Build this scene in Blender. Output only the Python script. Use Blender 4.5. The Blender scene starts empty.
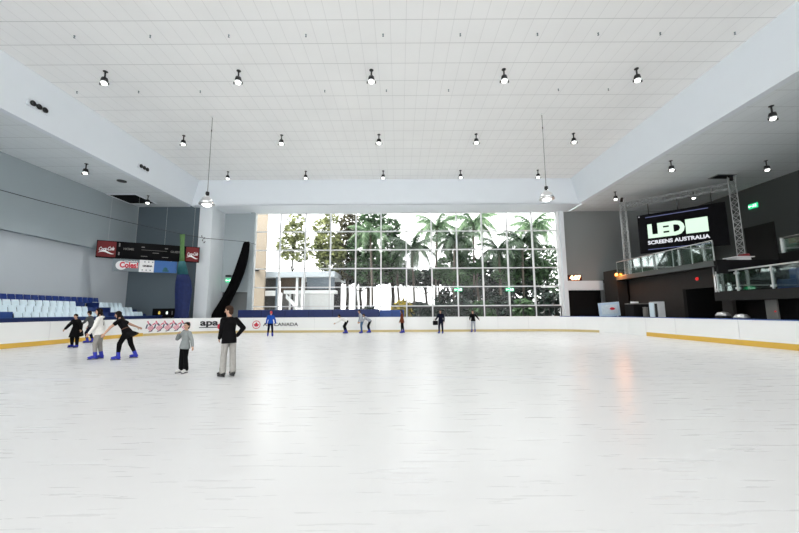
import bpy, bmesh, math, random
from mathutils import Vector, Matrix, Euler
S = bpy.context.scene
COL = S.collection
PI = math.pi
rad = math.radians
random.seed(7)

# ------------------------------------------------------------------ camera
PITCH = math.atan(45.5/355.0); ROLL = rad(0.3)
cd = bpy.data.cameras.new('camera'); cam = bpy.data.objects.new('camera', cd); COL.objects.link(cam)
cd.sensor_fit = 'HORIZONTAL'; cd.sensor_width = 36.0; cd.lens = 355.0*36/799
cd.clip_end = 500
R0 = Vector((1,0,0)); U0 = Vector((0,-math.sin(PITCH),math.cos(PITCH))); F0 = Vector((0,math.cos(PITCH),math.sin(PITCH)))
Rv = R0*math.cos(ROLL)-U0*math.sin(ROLL); Uv = U0*math.cos(ROLL)+R0*math.sin(ROLL)
mw = Matrix((Rv, Uv, -F0)).transposed().to_4x4(); mw.translation = Vector((0,0,1.55))
cam.matrix_world = mw
S.camera = cam

# ------------------------------------------------------------------ world, sun, exposure
W = bpy.data.worlds.new('overcast_sky'); S.world = W; W.use_nodes = True
bg = W.node_tree.nodes['Background']; bg.inputs[0].default_value = (0.985,0.99,0.99,1); bg.inputs[1].default_value = 1.0
sd = bpy.data.lights.new('sun','SUN'); sd.energy = 2.2; sd.angle = rad(12); sd.color = (1,0.96,0.88)
sun = bpy.data.objects.new('sun', sd); COL.objects.link(sun)
sun.rotation_euler = Vector((-0.75,-0.25,1.0)).to_track_quat('Z','Y').to_euler()
sun.location = (-60,20,80)
LAMP_W = 17.0
S.view_settings.view_transform = 'Standard'; S.view_settings.look = 'None'
S.view_settings.exposure = 2.0; S.view_settings.gamma = 1.0; S.view_settings.use_curve_mapping = False

# ------------------------------------------------------------------ materials
def nt(name):
    m = bpy.data.materials.new(name); m.use_nodes = True
    t = m.node_tree; b = t.nodes['Principled BSDF']
    return m, t, b
def mat(name, col, rough=0.6, metal=0.0, var=0.08, scale=6.0, bump=0.0, spec=0.4, emit=None, es=0.0, coat=0.0):
    m, t, b = nt(name)
    b.inputs['Roughness'].default_value = rough; b.inputs['Metallic'].default_value = metal
    b.inputs['Specular IOR Level'].default_value = spec
    b.inputs['Coat Weight'].default_value = coat
    tc = t.nodes.new('ShaderNodeTexCoord'); n = t.nodes.new('ShaderNodeTexNoise')
    n.inputs['Scale'].default_value = scale; n.inputs['Detail'].default_value = 4
    t.links.new(tc.outputs['Object'], n.inputs['Vector'])
    mx = t.nodes.new('ShaderNodeMix'); mx.data_type = 'RGBA'
    mx.inputs[6].default_value = tuple(c*(1-var) for c in col)+(1,)
    mx.inputs[7].default_value = tuple(min(1,c*(1+var)) for c in col)+(1,)
    t.links.new(n.outputs['Fac'], mx.inputs[0]); t.links.new(mx.outputs[2], b.inputs['Base Color'])
    if bump:
        bp = t.nodes.new('ShaderNodeBump'); bp.inputs['Strength'].default_value = bump; bp.inputs['Distance'].default_value = 0.02
        t.links.new(n.outputs['Fac'], bp.inputs['Height']); t.links.new(bp.outputs[0], b.inputs['Normal'])
    if emit:
        b.inputs['Emission Color'].default_value = tuple(emit)+(1,); b.inputs['Emission Strength'].default_value = es
    return m
def math_node(t, op, a=None, b=None, v0=None, v1=None):
    n = t.nodes.new('ShaderNodeMath'); n.operation = op
    if a is not None: t.links.new(a, n.inputs[0])
    if b is not None: t.links.new(b, n.inputs[1])
    if v0 is not None: n.inputs[0].default_value = v0
    if v1 is not None: n.inputs[1].default_value = v1
    return n.outputs[0]
def line_mask(t, coord, spacing, offset, width):
    a = math_node(t,'ADD',coord,v1=-offset+1000*spacing+spacing/2)
    m = math_node(t,'MODULO',a,v1=spacing)
    d = math_node(t,'ABSOLUTE',math_node(t,'SUBTRACT',m,v1=spacing/2))
    return math_node(t,'LESS_THAN',d,v1=width/2)
def tile_mat(name, col):
    m, t, b = nt(name); b.inputs['Roughness'].default_value = 0.75; b.inputs['Specular IOR Level'].default_value = 0.3
    g = t.nodes.new('ShaderNodeTexCoord'); s = t.nodes.new('ShaderNodeSeparateXYZ'); t.links.new(g.outputs['Object'], s.inputs[0])
    ly = line_mask(t, s.outputs[1], 1.18, 12.05, 0.035); lx = line_mask(t, s.outputs[0], 0.6, -0.3, 0.022)
    n = t.nodes.new('ShaderNodeTexNoise'); n.inputs['Scale'].default_value = 0.5; n.inputs['Detail'].default_value = 5
    t.links.new(g.outputs['Object'], n.inputs['Vector'])
    a = math_node(t,'MULTIPLY',ly,v1=0.30); c = math_node(t,'MULTIPLY',lx,v1=0.16)
    f = math_node(t,'MAXIMUM',a,c)
    nn = math_node(t,'MULTIPLY',n.outputs['Fac'],v1=0.10)
    f = math_node(t,'ADD',f,nn)
    mx = t.nodes.new('ShaderNodeMix'); mx.data_type='RGBA'
    mx.inputs[6].default_value = tuple(col)+(1,); mx.inputs[7].default_value = (0.16,0.17,0.17,1)
    t.links.new(f, mx.inputs[0]); t.links.new(mx.outputs[2], b.inputs['Base Color'])
    return m
def ice_mat():
    m, t, b = nt('ice_surface'); b.inputs['Specular IOR Level'].default_value = 0.30
    g = t.nodes.new('ShaderNodeTexCoord'); s = t.nodes.new('ShaderNodeSeparateXYZ'); t.links.new(g.outputs['Object'], s.inputs[0])
    mp = t.nodes.new('ShaderNodeMapping'); mp.inputs['Scale'].default_value = (0.25,1.1,1); mp.inputs['Rotation'].default_value = (0,0,0.25)
    t.links.new(g.outputs['Object'], mp.inputs['Vector'])
    n = t.nodes.new('ShaderNodeTexNoise'); n.inputs['Scale'].default_value = 1.2; n.inputs['Detail'].default_value = 8; n.inputs['Roughness'].default_value=0.65
    t.links.new(mp.outputs[0], n.inputs['Vector'])
    mp2 = t.nodes.new('ShaderNodeMapping'); mp2.inputs['Scale'].default_value = (0.5,6,1); mp2.inputs['Rotation'].default_value = (0,0,-0.5)
    t.links.new(g.outputs['Object'], mp2.inputs['Vector'])
    n2 = t.nodes.new('ShaderNodeTexNoise'); n2.inputs['Scale'].default_value = 2.5; n2.inputs['Detail'].default_value = 6
    t.links.new(mp2.outputs[0], n2.inputs['Vector'])
    sm = math_node(t,'ADD',math_node(t,'MULTIPLY',n.outputs['Fac'],v1=0.8),math_node(t,'MULTIPLY',n2.outputs['Fac'],v1=0.2))
    cr = t.nodes.new('ShaderNodeValToRGB'); cr.color_ramp.elements[0].position=0.32; cr.color_ramp.elements[1].position=0.62
    cr.color_ramp.elements[0].color=(0.580,0.583,0.585,1); cr.color_ramp.elements[1].color=(0.603,0.605,0.605,1)
    t.links.new(sm, cr.inputs[0])
    # worn blue line under the ice
    ln = math_node(t,'LESS_THAN',math_node(t,'ABSOLUTE',math_node(t,'ADD',s.outputs[1],v1=-8.72)),v1=0.14)
    fade = math_node(t,'MULTIPLY',ln,math_node(t,'MULTIPLY',n.outputs['Fac'],v1=0.22))
    mx = t.nodes.new('ShaderNodeMix'); mx.data_type='RGBA'; mx.inputs[7].default_value=(0.45,0.48,0.62,1)
    t.links.new(fade, mx.inputs[0]); t.links.new(cr.outputs[0], mx.inputs[6]); t.links.new(mx.outputs[2], b.inputs['Base Color'])
    rr = math_node(t,'ADD',math_node(t,'MULTIPLY',n2.outputs['Fac'],v1=0.05),v1=0.255)
    t.links.new(rr, b.inputs['Roughness'])
    bp = t.nodes.new('ShaderNodeBump'); bp.inputs['Strength'].default_value=0.004; bp.inputs['Distance'].default_value=0.01
    t.links.new(n2.outputs['Fac'], bp.inputs['Height']); t.links.new(bp.outputs[0], b.inputs['Normal'])
    return m
def glass_mat(name, tint=(0.96,0.98,0.98), refl=0.06):
    m = bpy.data.materials.new(name); m.use_nodes = True; t = m.node_tree; t.nodes.clear()
    o = t.nodes.new('ShaderNodeOutputMaterial'); tr = t.nodes.new('ShaderNodeBsdfTransparent'); tr.inputs[0].default_value = tint+(1,)
    gl = t.nodes.new('ShaderNodeBsdfGlossy'); gl.inputs['Roughness'].default_value = 0.02; gl.inputs[0].default_value=(1,1,1,1)
    fr = t.nodes.new('ShaderNodeFresnel'); fr.inputs[0].default_value = 1.45
    f = math_node(t,'MULTIPLY',fr.outputs[0],v1=refl/0.04)
    f = math_node(t,'MINIMUM',f,v1=0.5)
    mx = t.nodes.new('ShaderNodeMixShader'); t.links.new(f, mx.inputs[0]); t.links.new(tr.outputs[0], mx.inputs[1]); t.links.new(gl.outputs[0], mx.inputs[2])
    t.links.new(mx.outputs[0], o.inputs[0])
    return m
def leaf_mat(name, c0, c1, trans=0.35):
    m, t, b = nt(name); b.inputs['Roughness'].default_value = 0.5
    g = t.nodes.new('ShaderNodeNewGeometry'); cr = t.nodes.new('ShaderNodeValToRGB')
    cr.color_ramp.elements[0].color = tuple(c0)+(1,); cr.color_ramp.elements[1].color = tuple(c1)+(1,)
    t.links.new(g.outputs['Random Per Island'], cr.inputs[0]); t.links.new(cr.outputs[0], b.inputs['Base Color'])
    tl = t.nodes.new('ShaderNodeBsdfTranslucent'); t.links.new(cr.outputs[0], tl.inputs[0])
    mx = t.nodes.new('ShaderNodeMixShader'); mx.inputs[0].default_value = trans
    t.links.new(b.outputs[0], mx.inputs[1]); t.links.new(tl.outputs[0], mx.inputs[2])
    t.links.new(mx.outputs[0], t.nodes['Material Output'].inputs[0])
    return m
M = {}
M['ice'] = ice_mat()
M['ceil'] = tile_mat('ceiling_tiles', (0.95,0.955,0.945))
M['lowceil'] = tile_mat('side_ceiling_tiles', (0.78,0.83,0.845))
M['beam'] = mat('painted_bulkhead', (0.77,0.82,0.865), 0.6, var=0.02, scale=1.0)
M['wall'] = mat('pale_blue_grey_paint', (0.36,0.41,0.43), 0.6, var=0.03, scale=0.6)
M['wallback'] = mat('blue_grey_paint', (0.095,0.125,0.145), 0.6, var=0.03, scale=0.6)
M['walllight'] = mat('pale_paint', (0.72,0.76,0.79), 0.6, var=0.02, scale=0.8)
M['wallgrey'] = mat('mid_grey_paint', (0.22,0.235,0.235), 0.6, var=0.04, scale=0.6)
M['wallside'] = mat('dark_green_grey_paint', (0.075,0.083,0.08), 0.7, var=0.05, scale=0.6, spec=0.2)
M['walldark'] = mat('charcoal_paint', (0.018,0.018,0.0175), 0.7, var=0.15, scale=1.2, spec=0.2)
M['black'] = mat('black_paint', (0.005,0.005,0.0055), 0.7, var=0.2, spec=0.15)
M['board'] = mat('white_rink_board', (0.86,0.87,0.86), 0.35, var=0.02, scale=2)
M['boardjoint'] = mat('board_joint', (0.74,0.75,0.75), 0.5)
M['yellow'] = mat('yellow_kickplate', (0.72,0.45,0.07), 0.4, var=0.06)
M['bluecap'] = mat('blue_board_cap', (0.03,0.09,0.32), 0.4)
M['bluevinyl'] = mat('blue_vinyl', (0.004,0.018,0.115), 0.45, var=0.2, scale=3)
M['bluevinyl2'] = mat('bright_blue_vinyl', (0.012,0.055,0.24), 0.45, var=0.2, scale=3)
M['standblue'] = mat('stand_blue_paint', (0.006,0.022,0.12), 0.5, var=0.15, scale=3)
M['seatblue'] = mat('blue_seat_plastic', (0.006,0.03,0.19), 0.4)
M['seatwhite'] = mat('pale_seat_plastic', (0.66,0.78,0.85), 0.4, var=0.05)
M['frame'] = mat('white_window_frame', (0.72,0.73,0.73), 0.4, var=0.03)
M['darkframe'] = mat('bronze_frame', (0.03,0.03,0.03), 0.4)
M['glass'] = glass_mat('window_glass', (0.99,1.0,1.0), refl=0.007)
M['railglassdim'] = glass_mat('lower_balcony_glass', (0.55,0.62,0.60), refl=0.025)  # same rail glass; darker tint and weaker gloss paint in its dimmer reflection
M['railglass'] = glass_mat('balcony_glass', (0.72,0.80,0.78), refl=0.07)
M['steel'] = mat('brushed_steel', (0.6,0.6,0.6), 0.3, metal=0.9)
M['alu'] = mat('truss_aluminium', (0.36,0.37,0.37), 0.4, metal=0.5)
M['chrome'] = mat('polished_reflector', (0.85,0.86,0.87), 0.12, metal=1.0)
M['lampblack'] = mat('black_lamp_housing', (0.012,0.012,0.013), 0.4)
M['lampwhite'] = mat('lamp_diffuser', (0.9,0.9,0.9), 0.4, emit=(1,0.98,0.95), es=1.2)
M['screenblack'] = mat('led_screen_black', (0.004,0.004,0.005), 0.8, spec=0.1)
M['screengreen'] = mat('led_lit_letters', (0.1,0.1,0.1), 0.5, emit=(0.74,1.0,0.78), es=0.25)
M['screenwhite'] = mat('led_lit_small_letters', (0.1,0.1,0.1), 0.5, emit=(0.9,0.92,1.0), es=0.23)
M['screenblue'] = mat('led_lit_lines', (0.05,0.05,0.1), 0.5, emit=(0.35,0.42,0.9), es=0.10)
M['exit'] = mat('exit_sign_lit_green', (0.02,0.3,0.12), 0.4, emit=(0.03,0.75,0.30), es=0.28)
M['exitwhite'] = mat('exit_sign_lit_white', (0.8,0.9,0.8), 0.4, emit=(0.8,1,0.85), es=0.40)
M['red'] = mat('red_sign_panel', (0.15,0.005,0.007), 0.6)
M['white'] = mat('white_paint', (0.8,0.8,0.8), 0.4, var=0.03)
M['signgrey'] = mat('sign_silver_grey', (0.16,0.20,0.22), 0.45)
M['signblue'] = mat('sign_sky_blue', (0.008,0.10,0.33), 0.4)
M['dimwhite'] = mat('unlit_segment_grey', (0.17,0.165,0.155), 0.5)
M['clock'] = mat('clock_lit_digits', (0.4,0.1,0.05), 0.5, emit=(1.0,0.42,0.16), es=3.2)
M['clockred'] = mat('clock_dark_red_face', (0.05,0.004,0.002), 0.4)
M['orangelamp'] = mat('orange_lamp', (0.8,0.3,0.05), 0.4, emit=(1.0,0.33,0.05), es=2.2)
M['redlamp'] = mat('red_lamp', (0.5,0.02,0.02), 0.4, emit=(1.0,0.03,0.03), es=0.13)
M['logored'] = mat('logo_red', (0.62,0.03,0.06), 0.5)
M['logopink'] = mat('logo_pink_red', (0.72,0.20,0.28), 0.5)
M['logoblack'] = mat('logo_black', (0.02,0.02,0.025), 0.5)
M['logonavy'] = mat('logo_dark_grey_blue', (0.10,0.12,0.17), 0.5)
M['curtblue'] = mat('navy_netting', (0.006,0.016,0.085), 0.7, var=0.4, scale=5, bump=0.4)
M['curtteal'] = mat('teal_netting', (0.01,0.085,0.10), 0.7, var=0.3, scale=5, bump=0.4)
M['curtgreen'] = mat('green_strap', (0.09,0.19,0.06), 0.7, var=0.3)
M['curtblack'] = mat('black_drape', (0.003,0.003,0.0035), 0.9, spec=0.05, var=0.4, scale=5, bump=0.4)
M['cream'] = mat('cream_render', (0.34,0.285,0.225), 0.8)
M['outwhite'] = mat('white_render', (0.8,0.81,0.82), 0.7)
M['outgrey'] = mat('blue_grey_glazing', (0.16,0.20,0.24), 0.2)
M['outdark'] = mat('dark_opening', (0.03,0.03,0.03), 0.6)
M['outbrown'] = mat('brown_timber', (0.10,0.07,0.05), 0.7)
M['pave'] = mat('pale_paving', (0.45,0.45,0.43), 0.8, scale=2)
M['bark'] = mat('grey_brown_bark', (0.045,0.036,0.030), 0.9, var=0.4, scale=8, bump=0.6)
M['barkpale'] = mat('pale_palm_bark', (0.10,0.085,0.07), 0.9, var=0.3, scale=10, bump=0.6)
M['leafyellow'] = leaf_mat('yellow_green_leaf', (.03,.045,.018), (.42,.45,.20))
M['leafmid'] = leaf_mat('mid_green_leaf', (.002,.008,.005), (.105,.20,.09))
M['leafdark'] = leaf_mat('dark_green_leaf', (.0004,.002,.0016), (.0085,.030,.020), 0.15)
M['leafolive'] = leaf_mat('olive_brown_leaf', (0.006, 0.007, 0.004), (0.13, 0.12, 0.055))
M['leafpale'] = leaf_mat('pale_palm_frond', (0.03, 0.08, 0.04), (0.22, 0.33, 0.18))
M['leafpalm'] = leaf_mat('palm_frond', (0.003, 0.013, 0.009), (0.07, 0.12, 0.065))
M['flower'] = leaf_mat('yellow_variegated_leaf', (0.0400, 0.0480, 0.0080), (0.4400, 0.3360, 0.0400))
# people
M['skin'] = mat('skin', (0.50,0.30,0.21), 0.5, var=0.05, spec=0.3)
M['hairdark'] = mat('dark_brown_hair', (0.012,0.007,0.005), 0.6, var=0.4, scale=40, bump=0.5, spec=0.12)
M['hairbrown'] = mat('brown_hair', (0.035,0.018,0.011), 0.6, var=0.4, scale=40, bump=0.5, spec=0.12)
M['eye'] = mat('eye_dark', (0.015,0.01,0.01), 0.2)
M['lip'] = mat('lips', (0.36,0.13,0.11), 0.5)
def cloth(n,c): M[n] = mat(n,c,0.9,var=0.18,scale=14,bump=0.25,spec=0.06)
cloth('black_cloth',(0.0055,0.0055,0.006)); cloth('pale_grey_cloth',(0.33,0.32,0.30)); cloth('grey_knit',(0.22,0.24,0.24))
cloth('white_cloth',(0.72,0.71,0.68)); cloth('brown_cloth',(0.10,0.055,0.04)); cloth('red_brown_cloth',(0.13,0.035,0.015)); cloth('blue_cloth',(0.02,0.08,0.40))
cloth('denim',(0.06,0.12,0.20)); cloth('navy_cloth',(0.006,0.008,0.02)); cloth('light_grey_cloth',(0.36,0.38,0.42)); cloth('dark_grey_cloth',(0.07,0.075,0.08)); cloth('taupe_cloth',(0.20,0.15,0.12)); cloth('grey_trouser',(0.27,0.26,0.24))
M['bootblue'] = mat('blue_skate_plastic', (0.01,0.02,0.33), 0.35)
M['bootblack'] = mat('black_skate_leather', (0.01,0.01,0.01), 0.4)
M['bootwhite'] = mat('white_skate_leather', (0.7,0.7,0.68), 0.4)
M['blade'] = mat('dark_blade_steel', (0.10,0.10,0.11), 0.6, metal=0.0)
M['helmet'] = mat('red_helmet_plastic', (0.50,0.04,0.05), 0.3)

# ------------------------------------------------------------------ helpers
def chainM(o):
    m = Matrix.Identity(4)
    while o is not None:
        m = o.matrix_basis @ m; o = o.parent
    return m
class MB:
    def __init__(s): s.v=[]; s.f=[]; s.mi=[]
    def add(s, vs, fs, mi=0):
        b=len(s.v); s.v += [Vector(v) for v in vs]; s.f += [tuple(b+i for i in f) for f in fs]; s.mi += [mi]*len(fs); return s
    def box(s, x0,x1,y0,y1,z0,z1, mi=0, mtx=None):
        vs=[Vector(p) for p in ((x0,y0,z0),(x1,y0,z0),(x1,y1,z0),(x0,y1,z0),(x0,y0,z1),(x1,y0,z1),(x1,y1,z1),(x0,y1,z1))]
        if mtx is not None: vs=[mtx@v for v in vs]
        return s.add(vs,[(0,3,2,1),(4,5,6,7),(0,1,5,4),(1,2,6,5),(2,3,7,6),(3,0,4,7)],mi)
    def bbox(s, x0,x1,y0,y1,z0,z1, r=0.01, mi=0, mtx=None):
        bm=bmesh.new(); bmesh.ops.create_cube(bm,size=1)
        for v in bm.verts: v.co=Vector(((x0+x1)/2+v.co.x*(x1-x0),(y0+y1)/2+v.co.y*(y1-y0),(z0+z1)/2+v.co.z*(z1-z0)))
        bmesh.ops.bevel(bm,geom=bm.edges[:],offset=r,segments=2,affect='EDGES',profile=0.5)
        bm.verts.index_update(); vs=[v.co.copy() for v in bm.verts]
        if mtx is not None: vs=[mtx@v for v in vs]
        s.add(vs,[tuple(v.index for v in f.verts) for f in bm.faces],mi); bm.free(); return s
    def cyl(s, p0,p1,r0,r1=None,n=10,mi=0,caps=True):
        p0=Vector(p0);p1=Vector(p1); r1=r0 if r1 is None else r1
        d=(p1-p0).normalized(); a=d.orthogonal().normalized(); b=d.cross(a)
        vs=[]
        for p,r in ((p0,r0),(p1,r1)):
            for i in range(n): an=2*PI*i/n; vs.append(p+(a*math.cos(an)+b*math.sin(an))*r)
        fs=[(i,(i+1)%n,n+(i+1)%n,n+i) for i in range(n)]
        if caps: fs+= [tuple(range(n-1,-1,-1)),tuple(range(n,2*n))]
        return s.add(vs,fs,mi)
    def tube(s, pts, r, n=8, mi=0):
        pts=[Vector(p) for p in pts]; rs=r if isinstance(r,(list,tuple)) else [r]*len(pts)
        rings=[]
        ref=None; vs=[]
        for k,p in enumerate(pts):
            d=(pts[min(k+1,len(pts)-1)]-pts[max(k-1,0)]).normalized()
            if ref is None: ref=d.orthogonal().normalized()
            a=(ref-d*ref.dot(d)).normalized(); ref=a; b=d.cross(a)
            for i in range(n): an=2*PI*i/n; vs.append(p+(a*math.cos(an)+b*math.sin(an))*rs[k])
        fs=[]
        for k in range(len(pts)-1):
            for i in range(n): fs.append((k*n+i,k*n+(i+1)%n,(k+1)*n+(i+1)%n,(k+1)*n+i))
        fs.append(tuple(range(n-1,-1,-1))); fs.append(tuple(range((len(pts)-1)*n,len(pts)*n)))
        return s.add(vs,fs,mi)
    def lathe(s, prof, o=(0,0,0), n=16, mi=0, mtx=None):
        vs=[];o=Vector(o)
        for (r,z) in prof:
            for i in range(n): an=2*PI*i/n; vs.append(Vector((r*math.cos(an),r*math.sin(an),z)))
        vs=[(mtx@v if mtx is not None else v)+o for v in vs]
        fs=[]
        for k in range(len(prof)-1):
            for i in range(n): fs.append((k*n+i,k*n+(i+1)%n,(k+1)*n+(i+1)%n,(k+1)*n+i))
        fs.append(tuple(range(n-1,-1,-1))); fs.append(tuple(range((len(prof)-1)*n,len(prof)*n)))
        return s.add(vs,fs,mi)
    def rings(s, rs, mi=0):
        n=len(rs[0]); vs=[v for r in rs for v in r]; fs=[]
        for k in range(len(rs)-1):
            for i in range(n): fs.append((k*n+i,k*n+(i+1)%n,(k+1)*n+(i+1)%n,(k+1)*n+i))
        fs.append(tuple(range(n-1,-1,-1))); fs.append(tuple(range((len(rs)-1)*n,len(rs)*n)))
        return s.add(vs,fs,mi)
    def ell(s, c, r, mi=0, mtx=None, n=14, m=9):
        c=Vector(c); rs=[]
        for k in range(m):
            t=PI*(k+0.0)/(m-1); t=min(max(t,0.12),PI-0.12)
            ring=[]
            for i in range(n):
                a=2*PI*i/n; v=Vector((r[0]*math.sin(t)*math.cos(a),r[1]*math.sin(t)*math.sin(a),-r[2]*math.cos(t)))
                ring.append((mtx@v if mtx is not None else v)+c)
            rs.append(ring)
        return s.rings(rs,mi)
    def prism(s, poly, z0, z1, mi=0):
        n=len(poly); vs=[(x,y,z0) for x,y in poly]+[(x,y,z1) for x,y in poly]
        ar=sum(poly[i][0]*poly[(i+1)%n][1]-poly[(i+1)%n][0]*poly[i][1] for i in range(n))
        fs=[tuple(range(n-1,-1,-1)),tuple(range(n,2*n))]+[(i,(i+1)%n,n+(i+1)%n,n+i) for i in range(n)]
        if ar<0: fs=[f[::-1] for f in fs]
        return s.add(vs,fs,mi)
    def build(s, name, mats, parent=None, smooth=False, local=False):
        me=bpy.data.meshes.new(name); o=bpy.data.objects.new(name,me); COL.objects.link(o)
        vs=s.v
        if parent is not None:
            o.parent=parent
            if not local:
                inv=chainM(parent).inverted(); vs=[inv@v for v in vs]
        me.from_pydata([tuple(v) for v in vs],[],s.f)
        for m in (mats if isinstance(mats,(list,tuple)) else [mats]): me.materials.append(m)
        me.polygons.foreach_set('material_index',s.mi)
        if smooth: me.polygons.foreach_set('use_smooth',[True]*len(me.polygons))
        me.update(); return o
def tag(o,label=None,cat=None,group=None,kind=None):
    if label: o['label']=label
    if cat: o['category']=cat
    if group: o['group']=group
    if kind: o['kind']=kind
    return o
def empty(name,loc,rz=0,label=None,cat=None,group=None):
    o=bpy.data.objects.new(name,None); COL.objects.link(o); o.location=loc; o.rotation_euler=(0,0,rz); o.empty_display_size=0.2
    return tag(o,label,cat,group)
def dup(root, loc=None, rz=None, label=None, parent=None):
    c=root.copy(); COL.objects.link(c)
    if parent is not None: c.parent=parent
    if loc is not None: c.location=loc
    if rz is not None: c.rotation_euler=(0,0,rz)
    if label: c['label']=label
    for ch in list(root.children): dup(ch,parent=c)
    return c
def struct(name,mb,m,parent=None):
    o=mb.build(name,m,parent)
    if parent is None: o['kind']='structure'
    return o
def text_part(name, body, m, parent, origin, xdir, zdir, size, extrude=0.008, offset=0.0, sx=1.0, shear=0.0, align='CENTER', width=None):
    """lettering as a thin solid mesh; origin = centre, xdir = reading direction, zdir = up"""
    cu=bpy.data.curves.new(name,'FONT'); cu.body=body; cu.size=size; cu.extrude=extrude; cu.offset=offset; cu.shear=shear
    cu.align_x=align; cu.align_y='CENTER'; cu.resolution_u=3
    tmp=bpy.data.objects.new(name,cu); COL.objects.link(tmp)
    bpy.context.view_layer.update()
    me=bpy.data.meshes.new_from_object(tmp.evaluated_get(bpy.context.evaluated_depsgraph_get()))
    bpy.data.objects.remove(tmp); bpy.data.curves.remove(cu)
    if width:
        xs=[v.co.x for v in me.vertices]; sx=width/(max(xs)-min(xs))
    X=Vector(xdir).normalized(); Z=Vector(zdir).normalized(); N=X.cross(Z)
    inv=chainM(parent).inverted() if parent is not None else Matrix.Identity(4)
    for v in me.vertices:
        c=v.co; v.co=inv@(Vector(origin)+X*c.x*sx+Z*c.y+N*c.z)
    me.materials.clear(); me.materials.append(m)
    o=bpy.data.objects.new(name,me); COL.objects.link(o)
    if parent is not None: o.parent=parent
    return o
ORD=['first','second','third','fourth','fifth','sixth','seventh','eighth','ninth','tenth','eleventh','twelfth','thirteenth','fourteenth','fifteenth','sixteenth','seventeenth','eighteenth','nineteenth','twentieth','twenty-first','twenty-second','twenty-third','twenty-fourth','twenty-fifth','twenty-sixth','twenty-seventh','twenty-eighth']

# ================================================================== SETTING
YB=-17.0
fl=MB().box(-22.7,25.5,YB,30.7,-0.35,-0.05)
struct('floor',fl,mat('concrete_floor',(0.25,0.25,0.25),0.7))
# rink outline (inner face of the boards)
def rink_path(off=0.0):
    xl,xr,yf=-17.8-off,15.25+off,28.2+off
    rl,rr=5.0+off,4.6+off
    pts=[(xl,YB+1)]
    for k in range(0,17):
        a=PI-(PI/2)*k/16; pts.append((xl+rl+rl*math.cos(a),yf-rl+rl*math.sin(a)))
    for k in range(0,17):
        a=PI/2-(PI/2)*k/16; pts.append((xr-rr+rr*math.cos(a),yf-rr+rr*math.sin(a)))
    pts.append((xr,YB+1))
    return pts
pin=rink_path(); pout=rink_path(0.14)
ice=MB(); ice.prism(pin,-0.05,0.0); o=ice.build('floor',M['ice']); tag(o,kind='structure')

# main ceiling
struct('ceiling',MB().box(-17.3,15.1,YB,28.6,12.45,12.75),M['ceil'])
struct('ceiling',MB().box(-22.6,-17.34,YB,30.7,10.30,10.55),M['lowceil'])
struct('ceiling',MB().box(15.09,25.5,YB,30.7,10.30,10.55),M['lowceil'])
def slab(pts_a, pts_b):
    mb=MB(); n=len(pts_a)
    mb.add(list(pts_a)+list(pts_b),[tuple(range(n)),tuple(range(2*n-1,n-1,-1))]+[(i,n+i,n+(i+1)%n,(i+1)%n) for i in range(n)])
    return mb
# side bulkheads, slightly splayed, and the one across the far end
struct('trim_1',slab([(-16.5,YB,12.5),(-16.5,28.3,12.5),(-17.02,28.3,10.3),(-17.02,YB,10.3)],[(-16.9,YB,12.5),(-16.9,28.3,12.5),(-17.35,28.3,10.3),(-17.35,YB,10.3)]),M['beam'])
struct('trim_2',slab([(14.2,YB,12.5),(14.75,YB,10.3),(14.75,28.3,10.3),(14.2,28.3,12.5)],[(14.6,YB,12.5),(15.1,YB,10.3),(15.1,28.3,10.3),(14.6,28.3,12.5)]),M['beam'])
struct('trim_3',MB().box(-17.0,14.8,28.2,28.5,10.3,12.5).box(-17.0,14.8,28.2,30.8,10.24,10.34),M['beam'])
# roof above everything so only the windows and the open far half admit daylight
struct('ceiling',MB().box(-23,26,YB,31.2,13.0,13.2),M['outgrey'])
# left wall: proud upper part over a recessed lower part
struct('wall_left',MB().box(-22.6,-21.6,YB,30.7,6.15,10.4),mat('blue_grey_wall_paint',(0.34,0.395,0.42),0.6,var=0.03,scale=0.6))
struct('wall_left_lower',MB().box(-22.6,-22.0,YB,30.7,0,6.15),mat('pale_grey_wall_paint',(0.50,0.545,0.58),0.6,var=0.03,scale=0.6))
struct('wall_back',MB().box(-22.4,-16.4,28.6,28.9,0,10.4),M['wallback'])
struct('trim_4',MB().box(-16.4,-15.35,28.4,30.8,0,10.3),M['walllight'])       # pillar
# far wall around the window
DW=MB()
DW.box(-15.35,-12.62,30.5,30.8,3.33,10.3).box(-12.95,-12.62,30.5,30.8,0,3.33)
struct('wall_far',DW,M['wall'])
struct('wall_far',MB().box(14.25,25.5,30.5,30.8,4.12,10.3).box(17.4,25.5,30.5,30.8,0,4.12),M['wallgrey'])
struct('trim_5',MB().box(14.25,17.4,30.3,30.8,3.33,4.12),M['walllight'])
struct('wall_right',MB().box(25.2,25.6,YB,30.8,0,10.4),M['wallside'])
struct('trim_6',MB().box(-12.95,-12.6,30.2,30.5,0,10.3),M['wall'])
struct('trim_7',MB().box(13.95,14.3,30.1,30.8,0,10.3),M['walllight'])
struct('trim_8',MB().box(13.80,13.96,30.3,30.8,0,10.3),M['white'])
# shallow panels backing the two far openings; black paints in the right one's shade
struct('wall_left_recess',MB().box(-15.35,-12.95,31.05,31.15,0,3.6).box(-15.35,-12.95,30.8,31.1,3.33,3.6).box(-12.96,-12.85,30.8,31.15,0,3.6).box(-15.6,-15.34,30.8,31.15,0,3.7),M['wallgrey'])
struct('wall_right_recess',MB().box(14.25,17.45,31.05,31.15,0,3.6).box(14.25,17.45,30.8,31.1,3.33,3.6).box(17.4,17.6,30.8,31.15,0,3.6).box(14.15,14.25,30.8,31.15,0,3.6),M['black'])

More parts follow.
